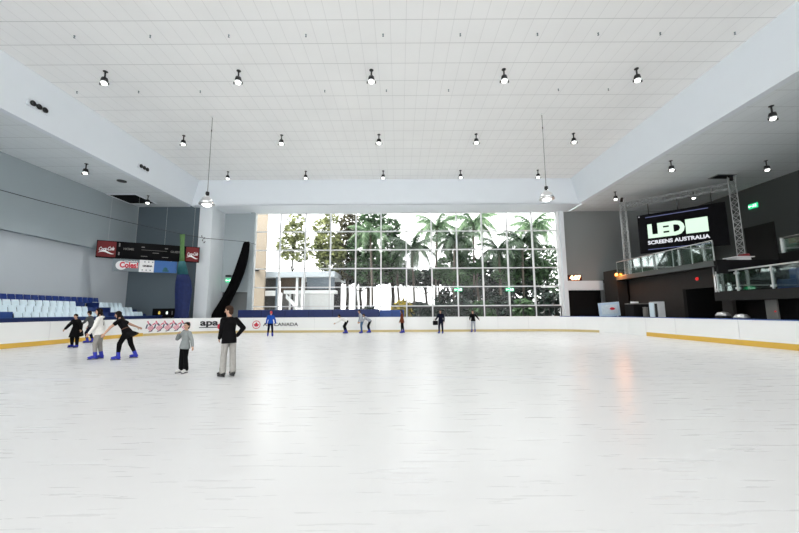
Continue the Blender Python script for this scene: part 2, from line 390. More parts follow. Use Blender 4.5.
# the big window
win=empty('window_1',(0.6,30.5,0)); win['kind']='structure'
WX0,WX1=-12.62,13.82; bays=12; wz=[0.35,2.06,3.69,5.30,6.93,8.57,10.26]
step=(WX1-WX0)/bays
for i in range(bays+1):
    x=WX0+i*step
    MB().box(x-0.055,x+0.055,30.42,30.60,0.0,10.26).build('mullion',M['frame'],win)
for z in wz:
    MB().box(WX0,WX1,30.44,30.58,z-0.045,z+0.045).build('transom',M['frame'],win)
MB().box(WX0,WX1,30.50,30.515,0.0,10.26).build('glass',M['glass'],win)
df=MB()
for i in range(6,12):
    x=WX0+i*step
    df.box(x+0.06,x+step-0.06,30.40,30.46,1.86,2.0)
    df.box(x+0.06,x+0.13,30.40,30.46,0.0,1.9).box(x+step-0.13,x+step-0.06,30.40,30.46,0.0,1.9).box(x+step/2-0.04,x+step/2+0.04,30.40,30.46,0.0,1.9)
df.build('glazed_door_frame',M['darkframe'],win)

# rink boards
def strip(pi,po,z0,z1,i0=0,i1=None):
    mb=MB(); i1=len(pi)-1 if i1 is None else i1
    for k in range(i0,i1):
        a,b,c,d=pi[k],pi[k+1],po[k+1],po[k]
        mb.add([(a[0],a[1],z0),(b[0],b[1],z0),(c[0],c[1],z0),(d[0],d[1],z0),(a[0],a[1],z1),(b[0],b[1],z1),(c[0],c[1],z1),(d[0],d[1],z1)],
               [(0,4,5,1),(4,7,6,5),(2,6,7,3),(0,1,2,3),(0,3,7,4),(1,5,6,2)])
    return mb
def interp(path,step):
    out=[]
    for (a,b) in zip(path[:-1],path[1:]):
        n=max(1,int(math.hypot(b[0]-a[0],b[1]-a[1])/step))
        for k in range(n): out.append((a[0]+(b[0]-a[0])*k/n,a[1]+(b[1]-a[1])*k/n))
    out.append(path[-1]); return out
bd=empty('rink_boards',(-1,28.25,0),label='white rink boards with yellow kickplate running round the whole ice',cat='rink boards')
strip(pin,pout,0.0,1.13).build('board_panels',M['board'],bd)
pk=rink_path(-0.012)
# yellow kickplate, interrupted at the gate in the right-hand corner
strip(pk,pin,0.0,0.22,0,4).build('kickplate',M['yellow'],bd)
strip(pk,pin,0.0,0.17,4,len(pk)-8).build('kickplate',mat('glare_pale_yellow_kickplate',(0.62,0.50,0.24),0.4,var=0.1),bd)  # far stretch: glare put into a paler, lower yellow strip
kp=[(15.238,22.3),(15.238,YB+1)]; ko=[(15.25,22.3),(15.25,YB+1)]
strip(kp,ko,0.0,0.24).build('kickplate',M['yellow'],bd)
pc1=rink_path(-0.02); pc2=rink_path(0.17)
strip(pc1,pc2,1.13,1.165,0,22).build('cap_rail',M['board'],bd)
strip(pc1,pc2,1.13,1.165,22).build('cap_rail',M['bluecap'],bd)
for (x,y) in [(15.24,22.3),(15.24,19.9),(15.24,16.2),(15.24,12.6)]: MB().box(x-0.008,x,y-0.015,y+0.015,0.22,1.13).build('panel_joint',M['boardjoint'],bd)
for x in [-11.5,-9.1,-6.7,-4.3,-1.9,0.5,2.9,5.3,7.7,10.1]: MB().box(x-0.012,x+0.012,28.19,28.2,0.22,1.13).build('panel_joint',M['boardjoint'],bd)
for y in [13.5,15.9,18.3,20.7]: MB().box(-17.8,-17.79,y-0.012,y+0.012,0.22,1.13).build('panel_joint',M['boardjoint'],bd)

# adverts printed on the boards
def arc_pt(px_ang):
    a=px_ang; return Vector((-12.8+4.985*math.cos(a),23.2+4.985*math.sin(a),0)), Vector((-math.cos(a),-math.sin(a),0))
pinw_ang=[rad(157.5),rad(151),rad(144.5),rad(138),rad(131.5)]
wheels=[]
for k,a in enumerate(pinw_ang):
    p,nrm=arc_pt(a); xd=Vector((nrm.y*-1,nrm.x,0)); xd=Vector((-nrm.y,nrm.x,0)); up=Vector((0,0,1))
    ctr=p+up*0.66
    r=empty('pinwheel_emblem',(p.x,p.y,0.3),label='striped red and black pinwheel emblem on the rink board, %s from the left'%ORD[k],cat='emblem',group='pinwheel emblems on the boards')
    reds=MB(); dk=MB()
    def bar(mb,cx,cz,l,w,ang):
        c=ctr+xd*cx+up*cz; d=xd*math.cos(ang)+up*math.sin(ang); e=-xd*math.sin(ang)+up*math.cos(ang)
        q=[c+d*sx*l/2+e*sy*w/2 for sx,sy in ((-1,-1),(1,-1),(1,1),(-1,1))]
        mb.add(q+[v+nrm*0.008 for v in q],[(3,2,1,0),(4,5,6,7),(0,1,5,4),(1,2,6,5),(2,3,7,6),(3,0,4,7)])
    for j in range(5): bar(reds,0.02+0.075*(j-2)*0.7,-0.13+0.075*(j-2)*0.7,0.34,0.042,rad(135))
    bar(reds,-0.17,0.24,0.26,0.09,rad(118)); bar(reds,0.22,0.14,0.24,0.09,rad(30)); 
    bar(dk,-0.04,0.10,0.22,0.11,rad(135)); bar(dk,-0.26,-0.02,0.30,0.09,rad(75)); bar(dk,0.19,-0.20,0.34,0.06,rad(45)); bar(dk,0.02,-0.36,0.26,0.06,rad(15))
    reds.build('red_stripes',M['logopink'],r); dk.build('dark_stripes',M['logonavy'],r)
yl=28.19
p,nrm=arc_pt(rad(111.5)); xd=Vector((-nrm.y,nrm.x,0)); up=Vector((0,0,1)); p=p+nrm*0.05
r=empty('board_advert',(p.x,p.y,0.3),label='black lower-case lettering with a red ball and underline on the far board',cat='advert')
text_part('lettering','apa',M['logoblack'],r,p-xd*0.12+up*0.80,xd,up,0.66,0.006,0.022,width=1.25)
def on_board(mb,s0,s1,z0,z1,t):
    q=[p+xd*a+up*z+nrm*tt for tt in (0,t) for a,z in ((s0,z0),(s1,z0),(s1,z1),(s0,z1))]
    mb.add(q,[(3,2,1,0),(4,5,6,7),(0,1,5,4),(1,2,6,5),(2,3,7,6),(3,0,4,7)]); return mb
on_board(MB(),-0.80,1.05,0.42,0.475,0.01).build('underline',M['logoblack'],r)
MB().cyl(p+xd*0.68+up*0.50,p+xd*0.68+up*0.50+nrm*0.016,0.23,n=24).build('red_ball',M['logored'],r)
MB().cyl(p+xd*0.68+up*0.50,p+xd*0.68+up*0.50+nrm*0.022,0.08,n=16).build('ball_centre',M['logoblack'],r)
r=empty('board_advert',(-10.2,28.2,0.6),label='red roundel with maple leaf and airline wording on the far board',cat='advert')
cx,cz=-11.25,0.62
ring=MB(); n=28
for i in range(n):
    a0,a1=2*PI*i/n,2*PI*(i+1)/n
    q=[(cx+rr*math.cos(a),yl-0.006,cz+rr*math.sin(a)) for rr,a in ((0.27,a0),(0.27,a1),(0.32,a1),(0.32,a0))]
    ring.add(q,[(0,1,2,3)])
ring.build('ring',M['logored'],r)
leaf=[(0,.22),(.05,.12),(.10,.14),(.08,.0),(.14,.06),(.16,.02),(.22,.03),(.20,-.03),(.10,-.12),(.12,-.16),(.015,-.13),(.015,-.22)]
poly=leaf+[(-x,z) for x,z in leaf[::-1]]
lm=MB(); lm.add([(cx,yl-0.007,cz)]+[(cx+x,yl-0.007,cz+z) for x,z in poly],[(0,1+i,1+(i+1)%len(poly)) for i in range(len(poly))])
lm.build('maple_leaf',M['logored'],r)
text_part('lettering','AIR CANADA',M['logoblack'],r,(-9.35,yl,0.62),(1,0,0),(0,0,1),0.36,0.005,0.008,width=2.75)
# faint small print left of the pinwheels
p,nrm=arc_pt(rad(168)); r=empty('small_print',(p.x,p.y,0.4),label='faint small lettering on the board behind the leaning girl',cat='advert')
xd=Vector((-nrm.y,nrm.x,0))
text_part('lettering','www',M['boardjoint'],r,p+Vector((0,0,0.55)),xd,(0,0,1),0.22,0.004,0.004)

# blue padding behind the far boards
MBp=empty('padded_barrier',(-7.5,29.3,0),label='long dark blue vinyl padded barrier below the left half of the window',cat='barrier')
MB().bbox(-13.2,-1.65,29.15,29.4,0,1.78,0.05).build('pad',M['bluevinyl'],MBp)
for k in range(1,6): MB().box(-13.2+k*1.93-0.01,-13.2+k*1.93+0.01,29.14,29.15,0.1,1.72).build('seam',M['black'],MBp)
MBq=empty('padded_barrier',(-0.6,29.3,0),label='short brighter blue padded barrier at the right end of the dark blue one',cat='barrier')
MB().bbox(-1.63,0.36,29.13,29.4,0,1.72,0.05).build('pad',M['bluevinyl2'],MBq)
MB().box(-0.64,-0.62,29.12,29.13,0.1,1.66).build('seam',M['black'],MBq)

# ================================================================== LEFT STAND
gs=empty('grandstand',(-20.2,20,0),label='blue stepped grandstand base along the left wall',cat='grandstand')
rows=[(-19.0,0.85,'front'),(-19.8,1.18,'second'),(-20.6,1.51,'third'),(-21.35,1.84,'back')]
for i,(x,z,_) in enumerate(rows):
    MB().box(x-0.42 if i<3 else -21.98,x+0.38,8.0,28.5,0,z).build('tier',M['standblue'],gs)
MB().box(-18.62,-18.52,8.0,28.0,0.0,1.34).build('front_panel',M['standblue'],gs)
MB().box(-18.66,-18.48,8.0,28.0,1.34,1.38).build('top_rail',M['bluevinyl2'],gs)
# steps & cheek walls in the gangway
for (y0) in (22.9,24.0):
    for i,(x,z,_) in enumerate(rows[:3]):
        MB().bbox(x-0.4,x+0.36,y0-0.04,y0+0.04,z,z+0.78,0.01).build('gangway_panel',M['standblue'],gs)
MB().bbox(-19.1,-18.75,16.55,17.35,0.85,1.66,0.02).build('end_box',M['bluevinyl2'],gs)
def make_seat(m):
    r=empty('stadium_seat',(0,0,0))
    b=MB(); rings=[]
    # curved back shell, facing +X (towards the ice)
    for k in range(5):
        z=0.40+0.42*k/4; w=0.19-0.015*(k==4)-0.01*(k==0); back=-0.10-0.10*(k/4)
        fr=[];bk=[]
        for j in range(5):
            t=j/4*2-1; fr.append(Vector((back+0.05*t*t*0.8,t*w,z))); bk.append(Vector((back+0.05*t*t*0.8-0.03,t*w,z)))
        rings.append(fr+bk[::-1])
    b.rings(rings); b.build('backrest',m,r,local=True)
    s=MB(); s.bbox(-0.10,0.30,-0.19,0.19,0.40,0.435,0.012); s.build('seat_pan',m,r,local=True)
    p=MB(); p.box(-0.03,0.03,-0.03,0.03,0,0.40); p.box(-0.10,0.10,-0.06,0.06,0,0.012); p.build('pedestal',M['lampblack'],r,local=True)
    return r
protos={'w':make_seat(M['seatwhite']),'b':make_seat(M['seatblue'])}
used={'w':False,'b':False}
def put_seat(kind,x,y,z,label,group):
    if not used[kind]: o=protos[kind]; used[kind]=True
    else: o=dup(protos[kind])
    o.location=(x,y,z); tag(o,label,'seat',group)
sp=0.425
for i,(x,z,nm) in enumerate(rows):
    if nm=='back':
        ys=[16.7+sp*k for k in range(21)]
        for k,y in enumerate(ys): put_seat('b',x,y,z,'blue plastic seat, %s from the near end of the back row on the left stand'%ORD[k],'blue seats in the back row')
    else:
        y_end=22.62; n=12 if nm=='front' else (14 if nm=='second' else 15)
        for k in range(n): put_seat('w',x,y_end-sp*k,z,'pale plastic seat, %s from the gangway in the %s row of the near block'%(ORD[k],nm),'pale seats of the near block')
        for k in range(6): put_seat('w',x,24.3+sp*k,z,'pale plastic seat, %s from the gangway in the %s row of the far block'%(ORD[k],nm),'pale seats of the far block')

# ================================================================== CEILING FITTINGS
def make_down():
    r=empty('ceiling_downlight',(0,0,0)); r.scale=(0.68,0.68,0.68)
    MB().lathe([(0.05,0.84),(0.14,0.84),(0.14,0.81),(0.05,0.81)],n=14).build('ceiling_plate',M['lampblack'],r,local=True)
    MB().cyl((0,0,0.36),(0,0,0.82),0.05,n=10).build('stem',M['lampblack'],r,local=True)
    MB().lathe([(0.05,0.40),(0.17,0.36),(0.21,0.20),(0.20,0.10)],n=16).build('housing',M['lampblack'],r,smooth=True,local=True)
    MB().lathe([(0.17,0.14),(0.20,0.08),(0.22,0.0),(0.20,0.0),(0.15,0.13)],n=20).build('reflector',M['chrome'],r,smooth=True,local=True)
    MB().lathe([(0.0,-0.12),(0.10,-0.11),(0.15,-0.07),(0.17,-0.01),(0.17,0.06),(0.0,0.07)],n=20).build('diffuser',M['lampwhite'],r,smooth=True,local=True)
    for sg in (-1,1):
        MB().bbox(sg*0.27-0.03,sg*0.27+0.03,-0.05,0.05,-0.12,0.02,0.01).build('clip',M['lampblack'],r,local=True)
    return r
ld=bpy.data.lights.new('lamp_light','AREA'); ld.shape='DISK'; ld.size=0.4; ld.energy=LAMP_W; ld.color=(1,0.99,0.97); ld.spread=rad(105)
lamp_proto=make_down(); lamp_used=[False]
def put_lamp(x,y,z,label,group,power=1.0):
    if not lamp_used[0]: o=lamp_proto; lamp_used[0]=True
    else: o=dup(lamp_proto)
    o.location=(x,y,z-0.571); tag(o,label,'lamp',group)
    l=bpy.data.objects.new('lamp_light',ld); COL.objects.link(l); l.location=(x,y,z-0.76)
    return o
LZ=12.45
lx=[-13.3,-7.25,-1.23,4.78,10.8]
for ri,(y,nm) in enumerate(((14.85,'nearest'),(20.75,'middle'),(26.45,'farthest'))):
    for k,x in enumerate(lx): put_lamp(x,y,LZ,'round downlight on the main ceiling, %s from the left in the %s row'%(ORD[k],nm),'main ceiling downlights')
for y in (3.0,9.0): 
    for x in lx:
        l=bpy.data.objects.new('lamp_light',ld); COL.objects.link(l); l.location=(x,y,LZ-0.6)
put_lamp(-18.4,19.95,10.3,'round downlight on the low left side ceiling, nearer one','side ceiling downlights')
put_lamp(-18.8,25.7,10.3,'small round downlight on the low left ceiling beside the dark hatch','side ceiling downlights')
for (x,y,lb) in [(16.1,14.35,'nearest downlight on the low right side ceiling, beside the bulkhead'),(16.0,19.95,'middle downlight on the low right side ceiling, beside the bulkhead'),(21.65,20.0,'outermost downlight on the low right side ceiling, near the dark wall'),(16.0,25.4,'farthest downlight on the low right ceiling, above the left truss leg'),(21.6,25.2,'downlight on the low right ceiling above the top truss beam')]:
    put_lamp(x,y,10.3,lb,'side ceiling downlights')
# round speaker grille on the left low ceiling, hatch openings
tag(MB().lathe([(0.02,10.30),(0.28,10.30),(0.27,10.26),(0.02,10.255)],o=(-18.45,22.7,0),n=20).build('ceiling_speaker',M['lampblack']),'dark round speaker grille on the low left ceiling in front of the hatch','speaker')
h=empty('ceiling_hatch',(-20.6,26.45,10.3),label='large dark open hatch in the low left ceiling near the back corner',cat='hatch')
MB().box(-21.55,-19.5,25.35,27.55,10.285,10.299).build('opening',M['black'],h)
fm=MB()
for (a,b,c,d) in ((-21.59,-19.44,25.28,25.36),(-21.59,-19.44,27.54,27.62),(-21.59,-21.52,25.36,27.54),(-19.51,-19.44,25.36,27.54)): fm.box(a,b,c,d,10.24,10.299)
fm.build('frame',M['walllight'],h)
h=empty('ceiling_vent',(21.2,22.4,10.3),label='small dark vent in the low right ceiling above the truss corner',cat='vent')
MB().box(20.7,21.8,22.1,22.75,10.27,10.299).build('opening',M['black'],h)
fm=MB()
for (a,b,c,d) in ((20.64,21.86,22.04,22.1),(20.64,21.86,22.75,22.81),(20.64,20.7,22.1,22.75),(21.8,21.86,22.1,22.75)): fm.box(a,b,c,d,10.25,10.299)
fm.build('frame',M['wallgrey'],h)
# pendants
def make_pendant(x,y,zb,label):
    r=empty('pendant_lamp',(x,y,zb),label=label,cat='lamp',group='hanging pendant lamps')
    MB().cyl((x,y,zb+0.62),(x,y,12.45),0.016,n=6).build('cable',M['dimwhite'],r)
    MB().cyl((x,y,12.36),(x,y,12.45),0.06,n=12).build('ceiling_rose',M['white'],r)
    MB().cyl((x,y,11.55),(x,y,11.65),0.028,n=8).build('cable_joiner',M['lampblack'],r)
    MB().lathe([(0.03,0.64),(0.09,0.62),(0.10,0.50),(0.07,0.44)],o=(x,y,zb),n=14).build('cap',M['lampblack'],r,smooth=True)
    MB().lathe([(0.08,0.44),(0.13,0.36),(0.27,0.22),(0.37,0.04),(0.38,-0.06),(0.36,-0.06),(0.25,0.18),(0.10,0.36)],o=(x,y,zb),n=24).build('shade',M['chrome'],r,smooth=True)
    MB().ell((x,y,zb-0.02),(0.27,0.27,0.20),n=20).build('globe',M['lampwhite'],r,smooth=True)
    MB().lathe([(0.37,-0.03),(0.40,-0.05),(0.40,-0.09),(0.37,-0.10)],o=(x,y,zb),n=24).build('rim',M['steel'],r,smooth=True)
    l=bpy.data.objects.new('lamp_light',ld); COL.objects.link(l); l.location=(x,y,zb-0.30)
make_pendant(-10.4,18.6,7.45,'globe pendant lamp hanging on a long cable at the left')
make_pendant(7.95,18.5,7.62,'globe pendant lamp hanging on a long cable at the right')
# nozzle vents on the left bulkhead
def nozzle(y,z,label):
    def bx(zz): return -16.5-(12.5-zz)*0.52/2.2
    r=empty('jet_air_vent',(bx(z),y,z-0.15),label=label,cat='vent',group='three-nozzle air vents on the left bulkhead')
    MB().bbox(bx(z)-0.02,bx(z)+0.05,y-0.48,y+0.48,z-0.17,z+0.14,0.01).build('plate',M['beam'],r)
    for k in (-1,0,1):
        p=(bx(z)+0.05,y+k*0.28,z)
        MB().lathe([(0.04,0.0),(0.12,0.0),(0.13,0.06),(0.09,0.08),(0.03,0.02)],o=p,n=14,mtx=Matrix.Rotation(PI/2,4,'Y')).build('nozzle',M['lampblack'],r,smooth=True)
nozzle(15.45,11.12,'three black nozzles on a plate, nearer one on the left bulkhead'); nozzle(22.35,11.05,'three black nozzles on a plate, farther one on the left bulkhead')
# sprinklers
spp=MB().lathe([(0.01,0.0),(0.045,0.0),(0.045,-0.03),(0.02,-0.05),(0.02,-0.10),(0.05,-0.11),(0.05,-0.12),(0.01,-0.12)],n=8).build('sprinkler_head',M['signgrey'])
first=True
for nm,y,xs in (('nearer',12.75,[-12.8,-9.8,-6.7,-3.65,-0.6,2.45,5.5,7.9,10.35,13.3]),('farther',16.3,[-15.9,-12.85,-9.8,-3.65,-0.6,2.47,7.9,10.37])):
    for k,x in enumerate(xs):
        o=spp if first else spp.copy()
        if not first: COL.objects.link(o)
        first=False; o.location=(x,y,12.45); o.scale=(0.7,0.7,0.8)
        tag(o,'tiny sprinkler head on the main ceiling, %s from left in the %s line'%(ORD[k],nm),'sprinkler','sprinkler heads')

# ================================================================== LEFT: SCOREBOARD, WIRE, DRAPES, EXIT
A=Vector((-21.42,24.72,0)); B=Vector((-15.85,27.78,0)); d=(B-A).normalized(); nn=Vector((d.y,-d.x,0)); L=(B-A).length
def sb(mb,s0,s1,z0,z1,t0,t1,bev=0.012):
    mt=Matrix((d,-nn,Vector((0,0,1)))).transposed().to_4x4(); mt.translation=A
    mb.bbox(s0,s1,-t1,-t0,z0,z1,bev,mtx=mt); return mb
sc=empty('scoreboard',((A.x+B.x)/2,(A.y+B.y)/2,5.5),label='long black scoreboard with red soft drink panels at both ends',cat='scoreboard')
sb(MB(),0,L,5.5,6.72,-0.15,0.10).build('cabinet',M['screenblack'],sc)
c1=sb(MB(),0.05,1.12,5.55,6.67,0.10,0.13).build('red_panel',M['red'],sc)
c2=sb(MB(),L-0.92,L-0.05,5.55,6.67,0.10,0.13).build('red_panel',M['red'],sc)
P=lambda s,z,t:A+d*s+nn*t+Vector((0,0,z))
def script(par,s0,w):
    text_part('lettering','Coca-Cola',M['white'],par,P(s0,6.12,0.135),d+Vector((0,0,0.10)),(0,0,1),0.36,0.004,0.008,shear=0.35,width=w)
    sw=MB(); pts=[]
    for k in range(9):
        t=k/8; s=s0-w/2+w*t; z=5.85+0.10*math.sin(t*PI*1.6)+0.03*t; pts.append((s,z,0.05*math.sin(PI*t)+0.012))
    vs=[P(s,z+h_,0.134) for s,z,h_ in pts]+[P(s,z-h_,0.134) for s,z,h_ in pts]
    sw.add(vs,[(k,9+k,10+k,k+1) for k in range(8)]); sw.build('swoosh',M['white'],par)
script(c1,0.58,0.86); script(c2,L-0.48,0.72)
for (s0,s1,z0,z1) in [(1.26,1.34,6.35,6.6),(1.26,1.34,5.72,5.95),(2.6,2.8,6.38,6.45),(4.05,4.25,6.38,6.45),(2.6,4.2,6.20,6.225),(3.3,3.7,6.0,6.05),(2.6,3.0,5.72,5.76),(3.9,4.3,5.72,5.76)]: sb(MB(),s0,s1,z0,z1,0.10,0.112,0.003).build('printed_line',M['dimwhite'],sc)
text_part('lettering','HOME',M['dimwhite'],sc,P(1.85,6.2,0.108),d,(0,0,1),0.22,0.004,0.004)
text_part('lettering','GUEST',M['dimwhite'],sc,P(4.75,6.2,0.108),d,(0,0,1),0.22,0.004,0.004)
hang=MB()
for s in (0.6,2.2,4.0,L-0.5): hang.cyl(P(s,6.7,0.0),P(s,10.3,0.0),0.007,n=6)
hang.build('hanging_rod',M['steel'],sc)
# lower advert bar
ab=empty('advert_panel',P(2.9,4.5,0),label='strip of three advert panels hung under the black scoreboard',cat='sign')
s0,s1,s2,s3=0.98,2.55,3.45,4.90
sb(MB(),s0,s1,4.58,5.47,-0.1,0.08).build('silver_panel',M['signgrey'],ab)
sb(MB(),s1,s2,4.58,5.47,-0.1,0.08).build('white_panel',M['white'],ab)
sb(MB(),s2,s3,4.58,5.47,-0.1,0.08).build('blue_panel',M['signblue'],ab)
h2=MB()
for s in (1.4,3.0,4.5): h2.cyl(P(s,5.46,0.0),P(s,5.51,0.0),0.02,n=6)
h2.build('hanging_bracket',M['steel'],ab)
el=MB(); 
mt=Matrix((d,-nn,Vector((0,0,1)))).transposed()
el.cyl(P(1.50,5.0,0.08),P(1.50,5.0,0.088),0.33,n=24); sb(el,1.5,2.5,4.84,5.22,0.08,0.088,0.003); el.build('white_badge',M['white'],ab)
text_part('lettering','Coles!',M['logored'],ab,P(1.95,5.02,0.094),d,(0,0,1),0.56,0.005,0.025,width=1.08)
text_part('lettering','Chadwick',M['white'],ab,P(2.05,5.32,0.086),d,(0,0,1),0.17,0.004,0.004,width=0.8)
text_part('lettering','CINEMA',M['logoblack'],ab,P(3.05,5.02,0.086),d,(0,0,1),0.16,0.004,0.012)
dots=MB()
for k in range(6):
    for z in (4.72,5.33):
        if (k+int(z))%2==0: sb(dots,2.72+k*0.12,2.79+k*0.12,z-0.04,z+0.04,0.08,0.086,0.002)
dots.build('pattern',M['logonavy'],ab)
g_=MB(); g_.cyl(P(4.18,4.85,0.08),P(4.18,4.85,0.088),0.14,n=18); sb(g_,4.0,4.4,4.66,4.78,0.08,0.088,0.003); g_.build('green_mark',M['curtteal'],ab)
# steel wire
wr=MB(); wp=[(-21.55,18.4,8.2),(-20.9,20.0,8.08),(-18.9,23.5,7.80),(-16.84,27.0,7.62),(-15.6,28.1,7.53),(-12.88,29.5,7.5),(-12.5,30.4,7.45)]
wr.tube(wp,0.022,6); o=wr.build('steel_wire',M['darkframe']); tag(o,'thin steel wire strung from the left wall to the window edge','wire')
br=empty('wire_bracket',(-15.9,28.4,7.3),label='four short black bracket arms for the wire on the pillar',cat='bracket')
for (z,dy) in ((7.72,0.0),(7.55,0.25),(7.38,0.1),(7.22,0.3)):
    MB().cyl((-16.1+dy*0.6,28.4,z),(-15.95+dy,28.1,z+0.03),0.03,n=8).build('arm',M['lampblack'],br)
# draped bundles hanging off the wire
def drape(mb,path,n=28,amp=0.12,lobes=7,mi=0):
    rs=[]
    for (x,y,z,rx,ry,ph) in path:
        ring=[]
        for i in range(n):
            a=2*PI*i/n; k=1+amp*math.sin(lobes*a+ph)+amp*0.5*math.sin(3*a+ph*2)
            ring.append(Vector((x+rx*k*math.cos(a),y+ry*k*math.sin(a),z)))
        rs.append(ring)
    mb.rings(rs,mi); return mb
cb=empty('netting_bundle',(-16.6,27.2,0),label='blue and teal netting bundle hanging beside the right red panel',cat='curtain')
drape(MB(),[(-16.65,27.28,0.05,0.55,0.22,0),(-16.62,27.27,1.1,0.55,0.23,.1),(-16.6,27.25,1.6,0.48,0.24,.3),(-16.58,27.22,2.5,0.56,0.26,.5),(-16.58,27.2,3.3,0.62,0.26,.6),(-16.6,27.15,4.0,0.56,0.22,.7),(-16.62,27.05,4.5,0.42,0.13,.8)],amp=0.07,lobes=9).build('net_body',M['curtblue'],cb,smooth=True)
drape(MB(),[(-16.62,27.05,4.48,0.42,0.13,.8),(-16.64,26.98,4.9,0.36,0.12,1),(-16.68,26.95,5.5,0.22,0.10,1.2)],amp=0.06).build('net_top',M['curtteal'],cb,smooth=True)
drape(MB(),[(-16.68,26.95,5.48,0.19,0.09,1.2),(-16.72,26.95,6.2,0.15,0.08,1.3),(-16.78,26.97,7.0,0.16,0.07,1.4),(-16.84,27.0,7.62,0.20,0.06,1.6)],amp=0.06).build('strap',M['curtgreen'],cb,smooth=True)
kb=empty('drape_bundle',(-15.3,29.5,0),label='long black drape gathered in a slanting bundle in front of the pale wall',cat='curtain')
drape(MB(),[(-15.0,29.4,0.03,0.8,0.34,0),(-15.0,29.4,0.9,0.7,0.33,0),(-14.8,29.42,1.7,0.52,0.32,.1),(-14.35,29.45,2.6,0.45,0.32,.3),(-13.85,29.5,3.7,0.44,0.32,.5),(-13.45,29.5,4.8,0.43,0.30,.7),(-13.18,29.5,5.8,0.40,0.28,.9),(-13.0,29.5,6.7,0.33,0.22,1),(-12.92,29.5,7.35,0.27,0.14,1.2),(-12.90,29.5,7.52,0.20,0.08,1.3)],amp=0.05).build('drape_body',M['curtblack'],kb,smooth=True)
MB().cyl((-12.9,29.5,7.45),(-12.9,29.5,7.58),0.05,n=8).build('hook',M['steel'],kb)
# exit signs
def exit_sign(x,y,z,nv,label,w=0.62,h=0.3,rod=None):
    nv=Vector(nv).normalized(); xd=Vector((-nv.y,nv.x,0)); o=Vector((x,y,z))
    r=empty('exit_sign',(x,y,z-h/2),label=label,cat='exit sign',group='green exit signs')
    def q(mb,a0,a1,b0,b1,t0,t1,mi=0):
        mt=Matrix((xd,-nv,Vector((0,0,1)))).transposed().to_4x4(); mt.translation=o
        mb.box(a0,a1,-t1,-t0,b0,b1,mi,mt); return mb
    q(MB(),-w/2,w/2,-h/2,h/2,-0.04,0.04).build('sign_box',M['exit'],r)
    m=MB(); q(m,-w*0.42,-w*0.10,-0.03,0.03,0.04,0.05); q(m,-w*0.45,-w*0.36,-0.07,0.07,0.04,0.05)
    q(m,0.02,0.09,0.0,0.09,0.04,0.05); q(m,0.06,0.12,-0.09,0.0,0.04,0.05); q(m,-0.03,0.04,-0.08,-0.02,0.04,0.05); q(m,0.16,w*0.42,-0.1,0.1,0.04,0.05)
    m.build('running_figure_and_arrow',M['exitwhite'],r)
    if rod: 
        k=MB(); q(k,-0.02,0.02,h/2,h/2+rod,-0.02,0.02); k.build('bracket',M['lampblack'],r)
    return r
exit_sign(-14.62,30.44,4.32,(0,-1,0),'green lit exit sign on the pale wall above the dark left doorway',0.66,0.34,0.0)
tag(MB().bbox(-14.95,-14.5,30.3,30.5,4.62,4.78,0.02).build('emergency_light',M['lampblack']),'small dark emergency light above the left doorway exit sign','light')
exit_sign(WX0+8*step,30.34,3.42,(0,-1,0),'green lit exit sign on the window, left of two',0.68,0.28)
exit_sign(WX0+10*step,30.34,3.40,(0,-1,0),'green lit exit sign on the window, right of two',0.68,0.28)
exit_sign(25.16,24.5,8.9,(-1,0,0),'green lit exit sign high on the dark right wall',0.62,0.34)
# small game board behind the corner
gb=empty('small_scoreboard',(-18.3,28.0,0),label='small black digit board standing behind the left rink corner',cat='scoreboard')
MB().bbox(-19.3,-17.55,27.9,28.1,1.22,1.92,0.02).build('cabinet',M['screenblack'],gb)
for x in (-19.1,-17.8): MB().box(x-0.03,x+0.03,27.96,28.04,0,1.24).build('leg',M['lampblack'],gb)
text_part('digit','0',mat('digit_yellow',(0.5,0.4,0.1),0.4,emit=(1,0.75,0.15),es=0.25),gb,(-18.75,27.895,1.57),(1,0,0),(0,0,1),0.30,0.004,0.008)
text_part('digit','0',M['exitwhite'],gb,(-18.15,27.895,1.57),(1,0,0),(0,0,1),0.30,0.004,0.008)
MB().box(-17.78,-17.70,27.885,27.9,1.42,1.72).build('digit_bar',M['dimwhite'],gb)
# low stored things by pillar
# red clock
ck=empty('digital_clock',(14.85,30.45,4.12),label='orange lit digital clock on the far wall right of the window',cat='clock')
MB().bbox(14.4,15.62,30.30,30.5,4.12,4.62,0.02).build('case',M['clockred'],ck)
text_part('digits',"4:07",M['clock'],ck,(15.05,30.295,4.37),(1,0,0),(0,0,1),0.5,0.004,0.02,width=0.95)

# ================================================================== RIGHT: BALCONIES AND SCREEN
up=empty('upper_balcony',(17,23,0),label='dark upper balcony with sloping-away glass front under the big screen',cat='balcony')
MB().prism([(16.8,18.8),(25.2,18.8),(25.2,30.5),(17.4,30.5),(17.4,28.6),(16.8,27.4)],3.92,4.18).build('floor_slab',M['walldark'],up)
MB().prism([(20.3,4.0),(25.2,4.0),(25.2,18.8),(20.3,18.8)],3.55,4.18).build('floor_slab',M['black'],up)
MB().box(20.3,20.45,4.0,18.8,4.18,4.55).box(16.95,20.3,18.75,18.9,3.5,4.22).build('parapet',M['black'],up)
MB().box(16.78,16.84,18.8,27.4,3.90,4.20).build('edge_trim',M['wallside'],up)
MB().box(16.85,16.865,18.85,27.35,4.24,5.24).build('glass_panel',M['railglass'],up)
for k in range(7):
    y=18.85+k*(27.35-18.85)/6
    MB().box(16.86,16.90,y-0.025,y+0.025,4.18,5.28).build('rail_post',M['steel'],up)
MB().tube([(16.87,18.85,5.29),(16.87,27.35,5.29)],0.03).build('handrail',M['steel'],up)
MB().box(20.36,20.375,4.0,18.7,4.58,5.26).build('glass_panel',M['railglass'],up)
for y in (18.6,17.1,15.6,14.1): MB().box(20.33,20.42,y-0.05,y+0.05,4.5,5.34).build('rail_post',M['steel'],up)
